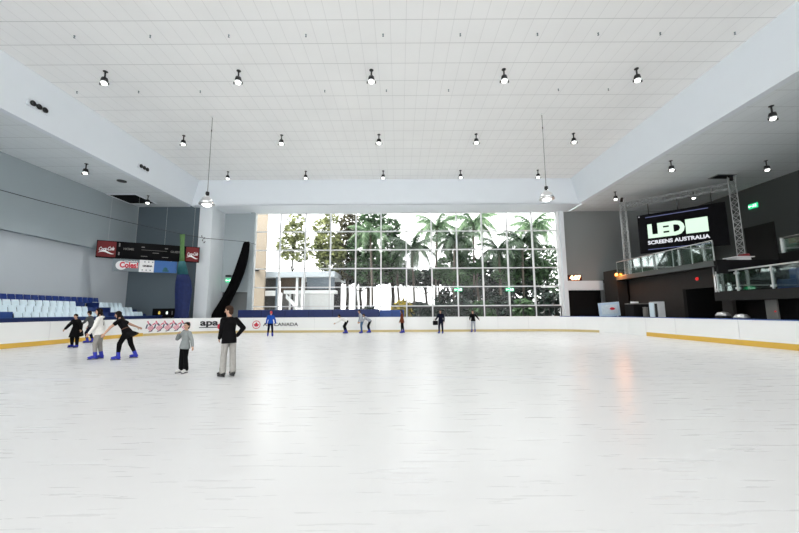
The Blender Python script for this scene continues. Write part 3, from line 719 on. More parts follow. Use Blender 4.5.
MB().tube([(20.37,18.7,5.36),(20.37,4,5.36)],0.03).build('handrail',M['dimwhite'],up)
# walls below the balcony
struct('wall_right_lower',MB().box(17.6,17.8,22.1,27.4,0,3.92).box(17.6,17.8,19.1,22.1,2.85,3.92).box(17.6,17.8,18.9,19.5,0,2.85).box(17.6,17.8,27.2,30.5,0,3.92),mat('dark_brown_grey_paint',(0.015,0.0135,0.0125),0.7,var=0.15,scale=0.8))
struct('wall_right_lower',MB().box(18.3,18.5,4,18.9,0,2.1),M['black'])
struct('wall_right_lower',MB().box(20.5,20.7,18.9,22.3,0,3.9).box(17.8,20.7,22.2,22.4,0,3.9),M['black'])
struct('wall_right_lower',MB().box(16.85,17.65,27.45,29.2,0,4.75),M['walldark'])
# lower balcony
lb=empty('lower_balcony',(17.4,14,0),label='lower right balcony with steel posts and glass panels',cat='balcony')
MB().box(17.4,25.2,4.0,19.6,2.12,2.5).build('floor_slab',M['walldark'],lb)
MB().box(17.36,17.42,4.0,19.62,2.06,2.54).build('edge_trim',M['walldark'],lb)
MB().box(17.5,17.515,4.0,19.55,2.58,3.58).build('glass_panel',M['railglassdim'],lb)
for y in (19.5,18.35,16.6,14.85,13.1):
    p=empty  # posts
    q=MB().box(17.46,17.53,y-0.03,y+0.03,2.5,3.62).build('rail_post',M['steel'],lb)
    c=MB()
    for z in (2.68,3.46): c.box(17.42,17.56,y-0.07,y+0.07,z-0.05,z+0.05)
    c.build('glass_clamp',M['steel'],q)
MB().tube([(17.49,19.55,3.64),(17.49,4,3.64)],0.04).build('handrail',M['steel'],lb)
MB().tube([(17.45,19.62,2.1),(17.45,19.62,4.2)],0.04).build('corner_pole',M['steel'],lb)
# LED screen
ea=Vector((17.72,25.78,0)); eb=Vector((20.98,22.52,0)); ed=(eb-ea).normalized(); en=Vector((ed.y,-ed.x,0)); EL=(eb-ea).length
Q=lambda s,z,t:ea+ed*s+en*t+Vector((0,0,z))
def eb_box(mb,s0,s1,z0,z1,t0,t1,bev=0.01):
    mt=Matrix((ed,-en,Vector((0,0,1)))).transposed().to_4x4(); mt.translation=ea
    mb.bbox(s0,s1,-t1,-t0,z0,z1,bev,mtx=mt); return mb
ls=empty('led_screen',Q(EL/2,5.72,0),label='big black lit screen with pale green lettering hung in the truss',cat='screen')
eb_box(MB(),0,EL+0.25,5.72,8.56,-0.22,0.0).build('cabinet',M['screenblack'],ls)
z0=7.25
def big(ch,s,w):
    return text_part('lettering',ch,M['screengreen'],ls,Q(s,7.22,0.006),ed,(0,0,1),1.30,0.005,0.075,width=w)
big('L',0.86,0.66); big('E',1.52,0.78); big('D',2.24,0.86)
eb_box(MB(),2.74,3.92,6.76,7.76,0.0,0.012,0.004).build('lit_square',M['screengreen'],ls)
text_part('lettering','SCREENS AUSTRALIA',M['screenwhite'],ls,Q(2.22,6.42,0.006),ed,(0,0,1),0.36,0.005,0.012,width=3.42)
eb_box(MB(),0.5,4.0,8.30,8.34,0.0,0.008,0.003).build('lit_line',M['screenblue'],ls)
eb_box(MB(),0.5,4.0,5.92,5.96,0.0,0.008,0.003).build('lit_line',M['screenblue'],ls)
MB().cyl(Q(0.12,8.44,0),Q(0.12,8.44,0.01),0.04,n=10).build('indicator',M['screenwhite'],ls)
hk=MB()
for s in (0.7,2.4,4.2): hk.cyl(Q(s,8.55,-0.12),Q(s,9.36,-0.12),0.03,n=6)
hk.build('hanging_strap',M['lampblack'],ls)
# truss
ta=Vector((17.10,26.36,0)); tb=Vector((21.45,22.02,0)); td=(tb-ta).normalized(); tn=Vector((td.y,-td.x,0))
tr=empty('lighting_truss',(ta+tb)/2+Vector((0,0,4.18)),label='silver lattice truss frame standing on the upper balcony round the screen',cat='truss')
def lattice(p0,p1,u,v,w,name):
    p0=Vector(p0);p1=Vector(p1); ch=MB(); brc=MB(); n=max(2,int(round((p1-p0).length/0.42)))
    cor=[u*sx*w/2+v*sy*w/2 for sx,sy in ((-1,-1),(1,-1),(1,1),(-1,1))]
    for c in cor: ch.cyl(p0+c,p1+c,0.022,n=6)
    o=ch.build(name,M['alu'],tr)
    for k in range(n):
        a=p0.lerp(p1,k/n); b=p0.lerp(p1,(k+1)/n)
        for i in range(4):
            c0,c1=cor[i],cor[(i+1)%4]
            brc.cyl(a+c0,b+c1,0.014,n=5) if k%2==0 else brc.cyl(a+c1,b+c0,0.014,n=5)
            brc.cyl(a+c0,a+c1,0.012,n=5)
    brc.build('lattice_bracing',M['alu'],o)
Zv=Vector((0,0,1))
lattice(ta+Zv*4.2,ta+Zv*10.1,td,tn,0.36,'truss_leg'); lattice(tb+Zv*4.2,tb+Zv*10.1,td,tn,0.36,'truss_leg')
lattice(ta+td*0.2+Zv*9.5,tb-td*0.2+Zv*9.5,Zv,tn,0.36,'truss_beam')
for p in (ta,tb): MB().bbox(p.x-0.35,p.x+0.35,p.y-0.35,p.y+0.35,4.18,4.21,0.008).build('base_plate',M['alu'],tr)
for p,z in ((ta+tn*0.25,9.95),(tb+tn*0.25,9.95)):
    MB().cyl(p+Zv*(z-0.12),p+Zv*(z+0.14)+tn*-0.2,0.10,n=10).build('spotlight',M['lampblack'],tr)
# things on the upper floor
t=empty('draped_table',(19.55,20.3,4.18),label='low table under a white cloth behind the balcony corner',cat='table')
MB().bbox(18.95,19.75,19.7,20.4,4.18,4.50,0.04).build('tablecloth',M['white'],t)
MB().box(18.85,19.85,19.6,20.5,4.50,4.55).build('tabletop',M['white'],t)
o=MB().bbox(19.45,19.8,19.8,20.2,4.55,4.72,0.03).build('storage_box',M['red']); tag(o,'red box lying on the white draped table','box')
# dark doorway panel on right wall
struct('door_1',MB().box(25.08,25.2,23.3,25.3,4.18,7.45),M['walldark'])
b_=empty('banner',(20.5,17.85,4.9),label='red and black banner tied behind the upper right rail',cat='banner')
MB().bbox(20.50,20.53,17.3,18.4,5.0,5.28,0.008).build('red_strip',M['red'],b_); MB().bbox(20.50,20.53,17.2,18.5,4.58,5.0,0.008).build('black_strip',M['screenblack'],b_)
# blue covered benches behind the lower balcony glass
for k,(y,w,lbn) in enumerate([(16.55,0.8,'blue cloth-covered chair behind the lower balcony glass, farther one'),(15.35,0.8,'blue cloth-covered chair behind the lower balcony glass, nearer one')]):
    r=empty('covered_chair',(18.5,y,2.5),label=lbn,cat='chair',group='blue covered chairs')
    MB().bbox(18.1,19.0,y-0.5,y+0.5,2.5,3.0,0.08).build('seat_cover',M['bluevinyl2'],r)
    MB().bbox(18.75,19.05,y-0.5,y+0.5,2.95,3.55,0.1).build('back_cover',M['bluevinyl2'],r)
    if k==1:
        o=MB().bbox(18.2,18.7,y-0.35,y+0.35,3.0,3.28,0.05).build('pillow',M['seatwhite']); tag(o,'pale blue pillow on the nearer blue covered chair','pillow')
# orange lamp at the balcony's far end, red light under it
r=empty('warning_lamp',(16.72,27.2,4.2),label='small orange lamp glowing at the far end of the balcony edge',cat='lamp')
MB().lathe([(0.02,0),(0.09,0),(0.10,0.14),(0.07,0.2),(0.02,0.22)],o=(16.70,27.2,4.21),n=12).build('lens',M['orangelamp'],r,smooth=True)
MB().bbox(16.6,16.86,27.1,27.3,4.18,4.21,0.005).build('base',M['lampblack'],r)
pl=bpy.data.lights.new('orange_lamp_light','POINT'); pl.energy=16; pl.color=(1,0.3,0.05); pl.shadow_soft_size=0.1
po=bpy.data.objects.new('orange_lamp_light',pl); COL.objects.link(po); po.location=(16.45,26.9,4.1)
r=empty('alarm_light',(17.55,20.7,3.3),label='small round red light on the dark wall under the balcony',cat='light')
MB().lathe([(0.02,0),(0.10,0),(0.10,0.05),(0.06,0.10),(0.02,0.11)],o=(17.6,20.9,3.4),n=14,mtx=Matrix.Rotation(-PI/2,4,'Y')).build('lens',M['redlamp'],r,smooth=True)
MB().box(17.58,17.6,20.78,21.02,3.28,3.52).build('plate',M['lampblack'],r)
# things standing behind the right boards
r=empty('sign_board',(16.0,27.3,0),label='tilted pale blue and white sign panel behind the right rink corner',cat='sign')
mt=Matrix.Translation((16.05,27.2,0))@Matrix.Rotation(rad(-4),4,'Y')
MB().bbox(-0.80,0.80,-0.03,0.03,1.15,2.2,0.01,mtx=mt).build('panel',mat('pale_blue_print',(0.50,0.66,0.82),0.4),r)
MB().bbox(-0.62,0.62,-0.04,-0.028,1.32,2.02,0.004,mtx=mt).build('picture_field',mat('white_blue_print',(0.62,0.74,0.84),0.4,var=0.2),r)
MB().ell((16.15,27.155,1.72),(0.20,0.012,0.10)).build('red_mark',M['logored'],r)
MB().box(-0.6,-0.54,-0.02,0.02,0,1.2,0,mt).box(0.54,0.6,-0.02,0.02,0,1.2,0,mt).build('leg',M['steel'],r)
r=empty('equipment_case',(16.7,25.2,0),label='black equipment case with white lids behind the right boards',cat='case')
MB().bbox(16.2,17.3,24.75,25.75,0,2.0,0.03).build('case_body',M['black'],r)
MB().bbox(16.2,17.3,24.75,25.75,2.0,2.07,0.02).build('lid_edge',M['dimwhite'],r)
for k,(x,y) in enumerate(((16.35,25.05),(16.6,25.05))):
    o=MB().bbox(x-0.11,x+0.11,y-0.1,y+0.1,2.07,2.19,0.02).build('paper_box',M['white']); tag(o,'small white box on the black equipment case, %s one'%('left','right')[k],'box','white boxes on the case')
tag(MB().lathe([(0.02,0.0),(0.16,0.0),(0.16,1.62),(0.14,1.64),(0.14,1.72),(0.17,1.72),(0.17,1.78),(0.02,1.80)],o=(16.55,24.1,0),n=16).build('litter_bin',M['dimwhite'],smooth=False),'slim grey bin between the black case and the white cabinet','bin')
r=empty('notice_cabinet',(16.5,22.9,0),label='pale silver freestanding panel cabinet against the dark wall',cat='cabinet')
MB().bbox(16.3,16.7,22.5,23.35,0,2.12,0.02).build('body',mat('pale_silver_paint',(0.45,0.47,0.48),0.4),r)
MB().box(16.28,16.30,22.62,22.82,1.0,2.0).build('side_slot',M['walldark'],r)
MB().bbox(16.255,16.3,22.9,23.3,1.15,2.05,0.006).build('door',M['seatwhite'],r)
for k,(x,y,z,m,lbn) in enumerate(((16.9,18.75,1.6,'black','dark drum with steel lid, left of two behind the boards'),(17.0,17.85,1.5,'standblue','blue drum with steel lid, right of two behind the boards'))):
    r=empty('drum',(x,y,0),label=lbn,cat='drum',group='lidded drums')
    MB().lathe([(0.02,0),(0.30,0),(0.31,0.5),(0.30,1.0),(0.31,z-0.35),(0.02,z-0.34)],o=(x,y,0),n=18).build('barrel',M[m],r,smooth=True)
    MB().lathe([(0.02,z-0.34),(0.31,z-0.34),(0.31,z-0.28),(0.2,z-0.15),(0.02,z-0.13)],o=(x,y,0),n=18).build('lid',M['steel'],r,smooth=True)
r=empty('grey_panel',(17.9,17.2,0),label='grey upright door panel with small red button under the lower balcony',cat='panel')
MB().bbox(17.9,17.98,16.95,17.5,0,2.05,0.01).build('leaf',mat('grey_panel_paint',(0.17,0.17,0.16),0.5),r)
MB().box(17.88,17.9,17.02,17.09,1.45,1.52).build('button',M['redlamp'],r)

# ================================================================== OUTSIDE
struct('floor_outside',MB().box(-60,60,31.2,110,-0.6,-0.1),M['pave'])
pv=empty('pavilion',(-13,40,0),label='low white pavilion with flat roof and stair beyond the window at left',cat='building')
MB().box(-17.0,-14.35,37.6,37.9,-0.1,15).build('cream_wall',M['cream'],pv)
MB().box(-14.72,-7.0,38,46,5.35,5.95).build('roof_slab',mat('roof_edge',(0.42,0.46,0.50),0.6),pv)
MB().box(-14.72,-7.4,44.5,45,0,5.35).build('back_wall',M['outdark'],pv)
MB().box(-14.7,-13.4,38.6,38.8,3.9,5.3).box(-14.7,-13.4,38.6,38.8,-0.1,3.35).build('dark_window',M['outdark'],pv)
MB().box(-14.7,-13.4,38.3,38.8,3.35,3.9).build('balcony_band',M['outwhite'],pv)
MB().box(-13.1,-10.4,39,39.3,3.7,5.35).build('timber_panel',M['outbrown'],pv)
MB().box(-10.2,-7.2,39,39.2,4.1,5.35).build('upper_glazing',M['outgrey'],pv)
MB().box(-12.6,-7.0,38.6,40.2,3.6,3.95).build('canopy',M['outwhite'],pv)
MB().box(-12.4,-7.4,39.9,40.1,-0.1,3.6).build('rear_screen',M['outwhite'],pv)
for x in (-13.25,-11.1,-10.5): MB().box(x-0.12,x+0.12,38.3,38.55,-0.1,5.35).build('column',M['outwhite'] if x>-12 else M['outgrey'],pv)
stn=MB()
for k in range(10): stn.box(-12.3+k*0.24,-12.3+(k+1)*0.24,38.9,39.8,3.2-0.26*(k+1),3.2-0.26*k)
stn.build('stair',M['signgrey'],pv)
stw=MB(); stw.add([(-12.4,38.75,3.6),(-12.4,38.75,3.1),(-9.5,38.75,0.1),(-9.5,38.75,0.7),(-12.4,38.85,3.6),(-12.4,38.85,3.1),(-9.5,38.85,0.1),(-9.5,38.85,0.7)],[(0,1,2,3),(7,6,5,4),(0,3,7,4),(1,5,6,2),(0,4,5,1),(3,2,6,7)])
stw.build('stair_side',M['outwhite'],pv)

def leaf_cloud(mb, blobs, count, size, rnd):
    tot=sum(b[3]*b[4]*b[5] for b in blobs)
    for b in blobs:
        k=int(count*b[3]*b[4]*b[5]/tot)
        for _ in range(k):
            while True:
                v=Vector((rnd.uniform(-1,1),rnd.uniform(-1,1),rnd.uniform(-1,1)))
                if 0.05<v.length<1: break
            v=v.normalized()*(v.length**0.45)
            c=Vector((b[0]+v.x*b[3],b[1]+v.y*b[4],b[2]+v.z*b[5]))
            s=size*rnd.uniform(0.6,1.3)
            a=Vector((rnd.gauss(0,1),rnd.gauss(0,1),rnd.gauss(0,1)*0.6)).normalized(); e=a.orthogonal().normalized()
            e=(Matrix.Rotation(rnd.uniform(0,2*PI),3,a)@e); nrm=a.cross(e)
            mb.add([c-a*s,c+e*s*0.42+nrm*s*0.1,c+a*s,c-e*s*0.42+nrm*s*0.1],[(0,1,2),(0,2,3)])
    return mb
def tree(name,x,y,h,trunk_r,blobs,count,size,m,label,seed,bark='bark',group='trees outside the window',lean=0.0):
    rnd=random.Random(seed); r=empty(name,(x,y,-0.1),label=label,cat='tree',group=group)
    tk=MB(); top=max(b[2] for b in blobs)
    bl=[(x+b[0],y+b[1],b[2],b[3],b[4],b[5]) for b in blobs]
    pts=[(x,y,-0.1),(x+0.1+lean*0.3,y,h*0.35),(x-0.05+lean*0.7,y+0.05,h*0.7),(x+lean,y,h)]
    tk.tube(pts,[trunk_r*1.25,trunk_r,trunk_r*0.8,trunk_r*0.45],9)
    for b in bl:
        s=Vector(pts[2]); e=Vector((b[0],b[1],b[2])); mid=s.lerp(e,0.5)+Vector((0,0,-0.2))
        tk.tube([s,mid,e],[trunk_r*0.45,trunk_r*0.3,trunk_r*0.1],6)
    tk.build('trunk',M[bark],r,smooth=True)
    leaf_cloud(MB(),bl,count,size,rnd).build('foliage',M[m],r)
    return r
def make_frond(mats,L,droop,seed):
    rnd=random.Random(seed); mb=MB(); pts=[]
    for k in range(13):
        t=k/12; pts.append(Vector((L*t*(1-0.18*droop*t),0,L*(0.55*t-droop*t*t))))
    mb.tube(pts,[0.03*(1-0.8*k/12) for k in range(13)],5)
    for k in range(1,13):
        for sub in range(4):
            t=(k-1+sub/4)/12; p=pts[k-1].lerp(pts[k],sub/4); tan=(pts[k]-pts[k-1]).normalized()
            ll=L*0.34*math.sin(PI*min(1,0.12+t*0.85))*rnd.uniform(0.85,1.1)
            for sg in (-1,1):
                dr=(tan*0.55+Vector((0,sg,0))*0.8+Vector((0,0,-0.55+rnd.uniform(-0.25,0.25)))).normalized()
                e=p+dr*ll*rnd.uniform(0.75,1.1); w=tan*0.04*L/2.5
                mb.add([p-w,p+w,e+Vector((0,0,-ll*0.12))],[(0,1,2)])
    return mb
def palm(x,y,h,L,m,label,seed,nf=12,tr=0.13,bark='barkpale'):
    rnd=random.Random(seed); r=empty('palm_tree',(x,y,-0.1),label=label,cat='tree',group='palms outside the window')
    lean=rnd.uniform(-0.4,0.4)
    MB().tube([(x,y,-0.1),(x+lean*0.3,y,h*0.4),(x+lean*0.7,y,h*0.75),(x+lean,y,h)],[tr*1.3,tr,tr*0.9,tr*0.8],9).build('trunk',M[bark],r,smooth=True)
    fr=[]
    for k in range(3): fr.append(make_frond(None,L,(0.6,0.95,1.3)[k],seed*7+k))
    base=[]
    for k in range(nf):
        j=k%3
        if k<3: o=fr[j].build('frond',M[m],r,local=True); base.append(o)
        else:
            o=base[j].copy(); COL.objects.link(o); o.parent=r
        o.location=(lean,0,h+0.1)
        o.rotation_euler=(rnd.uniform(-0.15,0.15),(-0.35,0.0,0.25)[j]+rnd.uniform(-0.1,0.1),2*PI*k/nf*1.0+rnd.uniform(-0.2,0.2)+j*0.9)
    return r
tree('broadleaf_tree',-12.0,39.5,8.6,0.11,[(0.0,0,10.6,1.2,1.0,1.1),(-0.8,0,9.0,1.1,1.0,1.1),(0.8,0.2,9.4,1.1,0.9,1.0),(0.3,0,12.0,1.0,0.8,0.9),(0.9,0,7.9,0.9,0.8,0.7),(-0.3,0,7.9,1.0,0.8,0.6)],1113,0.28,'leafyellow','small yellow-green tree at the left of the window, above the pavilion roof',1)
tree('broadleaf_tree',-8.5,40.6,9.5,0.15,[(-0.5,0,11.4,1.0,0.9,1.0),(0.2,0,9.8,1.6,1.0,1.1),(0.7,0,8.3,1.7,1.2,1.1),(-1.0,0.3,8.6,1.1,0.9,0.9),(0.6,0,12.6,0.8,0.7,0.9),(0.4,0,7.0,1.6,1.0,0.8)],1707,0.31,'leafyellow','yellow-topped leafy tree second from the left in the window',2)
tree('broadleaf_tree',-6.3,42.4,10,0.20,[(0.2,0,12.4,1.3,1.0,1.3),(0,0,10.2,1.7,1.3,1.5),(-0.3,0,8.0,1.9,1.4,1.4),(0.9,0,11.2,1.1,1.0,1.2),(0.2,0,6.4,1.9,1.2,1.0)],2004,0.31,'leafolive','olive-brown leafy tree with thin top left of the window centre',3)
tree('broadleaf_tree',-3.7,41,11.0,0.22,[(0.2,0,11.2,1.8,1.3,1.4),(-0.6,0,9.0,1.9,1.4,1.4),(0.9,0,7.4,2.0,1.4,1.2),(0.6,0,12.8,1.6,1.2,1.0),(-0.9,0,6.6,1.6,1.2,1.1),(0.4,0,5.6,2.0,1.2,0.9)],2673,0.32,'leafmid','big mid-green leafy tree behind the bright left part of the window centre',4)
tree('broadleaf_tree',-0.9,43.5,10.0,0.24,[(0,0,9.8,1.5,1.3,1.3),(-0.7,0,7.6,1.9,1.4,1.3),(-0.2,0,12.0,1.3,1.2,1.2),(0.3,0,6.0,1.7,1.3,0.9)],2004,0.32,'leafmid','tall leafy tree with thick trunk at the window centre',5)
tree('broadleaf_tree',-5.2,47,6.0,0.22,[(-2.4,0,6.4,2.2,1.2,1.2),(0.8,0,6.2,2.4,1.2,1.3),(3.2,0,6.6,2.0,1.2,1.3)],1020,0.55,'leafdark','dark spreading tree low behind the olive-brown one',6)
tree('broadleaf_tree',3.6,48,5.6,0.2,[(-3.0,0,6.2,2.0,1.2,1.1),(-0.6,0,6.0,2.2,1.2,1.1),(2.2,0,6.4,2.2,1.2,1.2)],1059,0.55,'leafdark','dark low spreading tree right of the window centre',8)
tree('broadleaf_tree',7.6,45.5,8.5,0.2,[(0,0,9.6,1.8,1.3,1.5),(-0.8,0,7.4,2.2,1.3,1.4),(1.2,0,7.4,2.0,1.3,1.3),(0.2,0,5.6,2.4,1.3,1.1),(0.4,0,11.4,1.2,1.0,1.0)],2524,0.32,'leafmid','leafy mid-green tree behind the two window exit signs',9)
tree('broadleaf_tree',15.6,44,8.0,0.2,[(0,0,8.2,1.9,1.3,1.4),(-1.6,0,7.0,1.9,1.3,1.2),(1.5,0,6.8,1.9,1.3,1.2),(-0.3,0,5.2,2.6,1.3,1.1)],2376,0.32,'leafmid','leafy mid-green tree third from the right edge of the window',10)
tree('broadleaf_tree',12.2,50,7.0,0.2,[(-2.6,0,6.6,2.4,1.2,1.6),(1.0,0,7.4,2.6,1.2,1.8),(4.6,0,6.8,2.4,1.2,1.6),(0,0,4.6,4.6,1.2,1.2)],1492,0.57,'leafdark','dark dense tree behind the right-hand palms',11)
tree('broadleaf_tree',18.6,44.5,7.5,0.2,[(0,0,8.6,1.8,1.3,1.4),(-1.3,0,7.0,1.7,1.3,1.2),(1.2,0,6.2,1.8,1.3,1.2),(-0.5,0,4.6,2.4,1.3,1.2),(0.3,0,2.6,2.2,1.2,1.2)],1900,0.31,'leafmid','leafy green tree at the far right edge of the window, beside the white jamb',12)
palm(1.7,40,8.8,3.9,'leafpalm','palm with drooping fronds against white sky just right of centre',21,15)
palm(4.4,44,12.2,4.2,'leafpale','tall pale palm at the top of the window right of centre',22,15)
palm(6.0,40,9.6,3.4,'leafpalm','palm third from the left among the right-hand palms',23,14)
palm(9.0,43,12.4,4.2,'leafpale','tall pale yellowish palm above the left exit sign',24,15)
palm(11.3,39.5,8.4,3.4,'leafpalm','palm in front of the dark dense tree at right',25,15)
palm(14.4,41.5,9.8,3.8,'leafpalm','dark palm near the right end of the window',26,15)
palm(16.8,44,12.2,4.0,'leafpale','rightmost pale palm partly behind the window jamb',27,15)
palm(-2.9,38.6,10.2,3.0,'leafpale','slim palm in front of the big mid-green tree',28,12)
# bare trunks and understory
for k,(x,y,h,r_,lb_) in enumerate([(-5.4,44,6.5,0.16,'left of the centre mullion'),(-0.2,41,7.0,0.15,'just left of the brown-coated skater'),(4.6,41.5,6,0.11,'above the dark-dressed skater'),(8.9,40.5,6.5,0.14,'between the two window exit signs'),(11.3,40,5.5,0.10,'right of the right window exit sign'),(6.6,39.5,5.5,0.12,'above the skater in grey trousers')]):
    r=empty('slender_tree',(x,y,-0.1),label='slender bare trunked tree outside, '+lb_,cat='tree',group='slender trunks outside')
    MB().tube([(x,y,-0.1),(x+0.12,y,h*0.4),(x-0.08,y,h*0.75),(x+0.1,y,h)],[r_*1.2,r_,r_*0.8,r_*0.6],8).build('trunk',M['barkpale' if k%2 else 'bark'],r,smooth=True)
    leaf_cloud(MB(),[(x+0.1,y,h,1.1,0.9,0.7)],600,0.17,random.Random(60+k)).build('foliage',M['leafmid'],r)
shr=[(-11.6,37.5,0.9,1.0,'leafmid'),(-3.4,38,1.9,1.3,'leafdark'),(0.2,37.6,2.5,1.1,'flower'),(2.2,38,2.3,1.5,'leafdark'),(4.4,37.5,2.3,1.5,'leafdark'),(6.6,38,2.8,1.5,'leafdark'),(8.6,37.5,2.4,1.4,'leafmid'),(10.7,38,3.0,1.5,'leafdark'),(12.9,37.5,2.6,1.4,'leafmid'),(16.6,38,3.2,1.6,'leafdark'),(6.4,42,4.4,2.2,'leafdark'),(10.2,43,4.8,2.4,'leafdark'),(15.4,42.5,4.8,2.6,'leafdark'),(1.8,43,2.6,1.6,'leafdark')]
sl=['low green shrub at the foot of the pavilion stair','dark shrub under the big mid-green tree','yellow variegated bush behind the brown-coated skater','dark shrub just right of the yellow bush','dark shrub behind the dark-dressed skater','dark shrub below the left window exit sign','green shrub between the window exit signs','dark shrub below the right window exit sign','green shrub near the right end of the window','dark shrub beside the right window jamb','large dark bush behind the left window exit sign','large dark bush between and behind the exit signs','large dark bush behind the right end of the window','large dark bush behind the yellow one']
for k,(x,y,h,w,m) in enumerate(shr):
    r=empty('shrub',(x,y,-0.1),label=sl[k],cat='shrub',group='shrubs outside the window')
    rnd=random.Random(90+k)
    tk=MB()
    for j in range(5): tk.tube([(x,y,-0.1),(x+rnd.uniform(-.4,.4)*w,y+rnd.uniform(-.3,.3),h*0.75)],[0.04,0.015],5)
    tk.build('stem',M['bark'],r)
    leaf_cloud(MB(),[(x,y,h*0.55,w*0.95,w*0.7,h*0.55),(x-w*0.5,y,h*0.45,w*0.6,w*0.6,h*0.45),(x+w*0.5,y,h*0.5,w*0.6,w*0.6,h*0.5)],800,0.38,rnd).build('foliage',M[m],r)
# garden sign / louvre seen outside at right
r=empty('garden_sign',(15.5,36.9,-0.1),label='white horizontal sign bar on dark posts outside the right window bays',cat='sign')
MB().bbox(14.75,16.15,36.9,37.0,4.0,4.2,0.01).build('board',M['outwhite'],r)
for x in (14.9,15.95): MB().box(x,x+0.06,36.92,36.98,-0.1,4.0).build('post',M['outdark'],r)
# small lamp on the cream wall
tag(MB().bbox(-15.45,-15.0,37.25,37.62,5.95,6.15,0.03).build('outdoor_lamp',M['lampblack']),'small black lamp on the cream wall outside the window','lamp')

# ================================================================== SKATERS
def capsule(mb,p0,p1,r0,r1,n=12,flat=1.0,side=None):
    p0=Vector(p0);p1=Vector(p1); d=p1-p0; L_=d.length
    if L_<1e-6: return mb
    d.normalize(); a=(side-d*side.dot(d)).normalized() if side is not None else d.orthogonal().normalized(); b=d.cross(a)
    rs=[]
    for k in range(4):
        t=PI/2*(k+0.35)/4; rs.append((p0-d*r0*math.cos(t),r0*math.sin(t)))
    for k in range(3): rs.append((p0.lerp(p1,k/2),r0+(r1-r0)*k/2))
    for k in range(3,-1,-1):
        t=PI/2*(k+0.35)/4; rs.append((p1+d*r1*math.cos(t),r1*math.sin(t)))
    rings=[[c+(a*math.cos(2*PI*i/n)+b*flat*math.sin(2*PI*i/n))*r for i in range(n)] for c,r in rs]
    return mb.rings(rings)
def loft(mb,secs,n=20):
    """secs: (centre, half width, half depth, right axis, front axis)"""
    rings=[[c+x*rx*math.cos(2*PI*i/n)+y*ry*math.sin(2*PI*i/n) for i in range(n)] for c,rx,ry,x,y in secs]
    return mb.rings(rings)
def remesh(mb,name,m,parent,voxel,smooth=4):
    me=bpy.data.meshes.new(name); me.from_pydata([tuple(v) for v in mb.v],[],mb.f)
    bm=bmesh.new(); bm.from_mesh(me); bmesh.ops.recalc_face_normals(bm,faces=bm.faces[:]); bm.to_mesh(me); bm.free()
    t=bpy.data.objects.new('tmp',me); COL.objects.link(t)
    r=t.modifiers.new('r','REMESH'); r.mode='VOXEL'; r.voxel_size=voxel
    s=t.modifiers.new('s','SMOOTH'); s.factor=0.5; s.iterations=smooth
    bpy.context.view_layer.update()
    out=bpy.data.meshes.new_from_object(t.evaluated_get(bpy.context.evaluated_depsgraph_get()))
    bpy.data.objects.remove(t); bpy.data.meshes.remove(me)
    out.name=name; out.materials.clear(); out.materials.append(m)
    out.polygons.foreach_set('use_smooth',[True]*len(out.polygons))
    o=bpy.data.objects.new(name,out); COL.objects.link(o); o.parent=parent
    return o
def dirv(fwd,out,sg):
    f,o=rad(fwd),rad(out)
    return Vector((sg*math.sin(o),math.sin(f)*math.cos(o),-math.cos(f)*math.cos(o)))
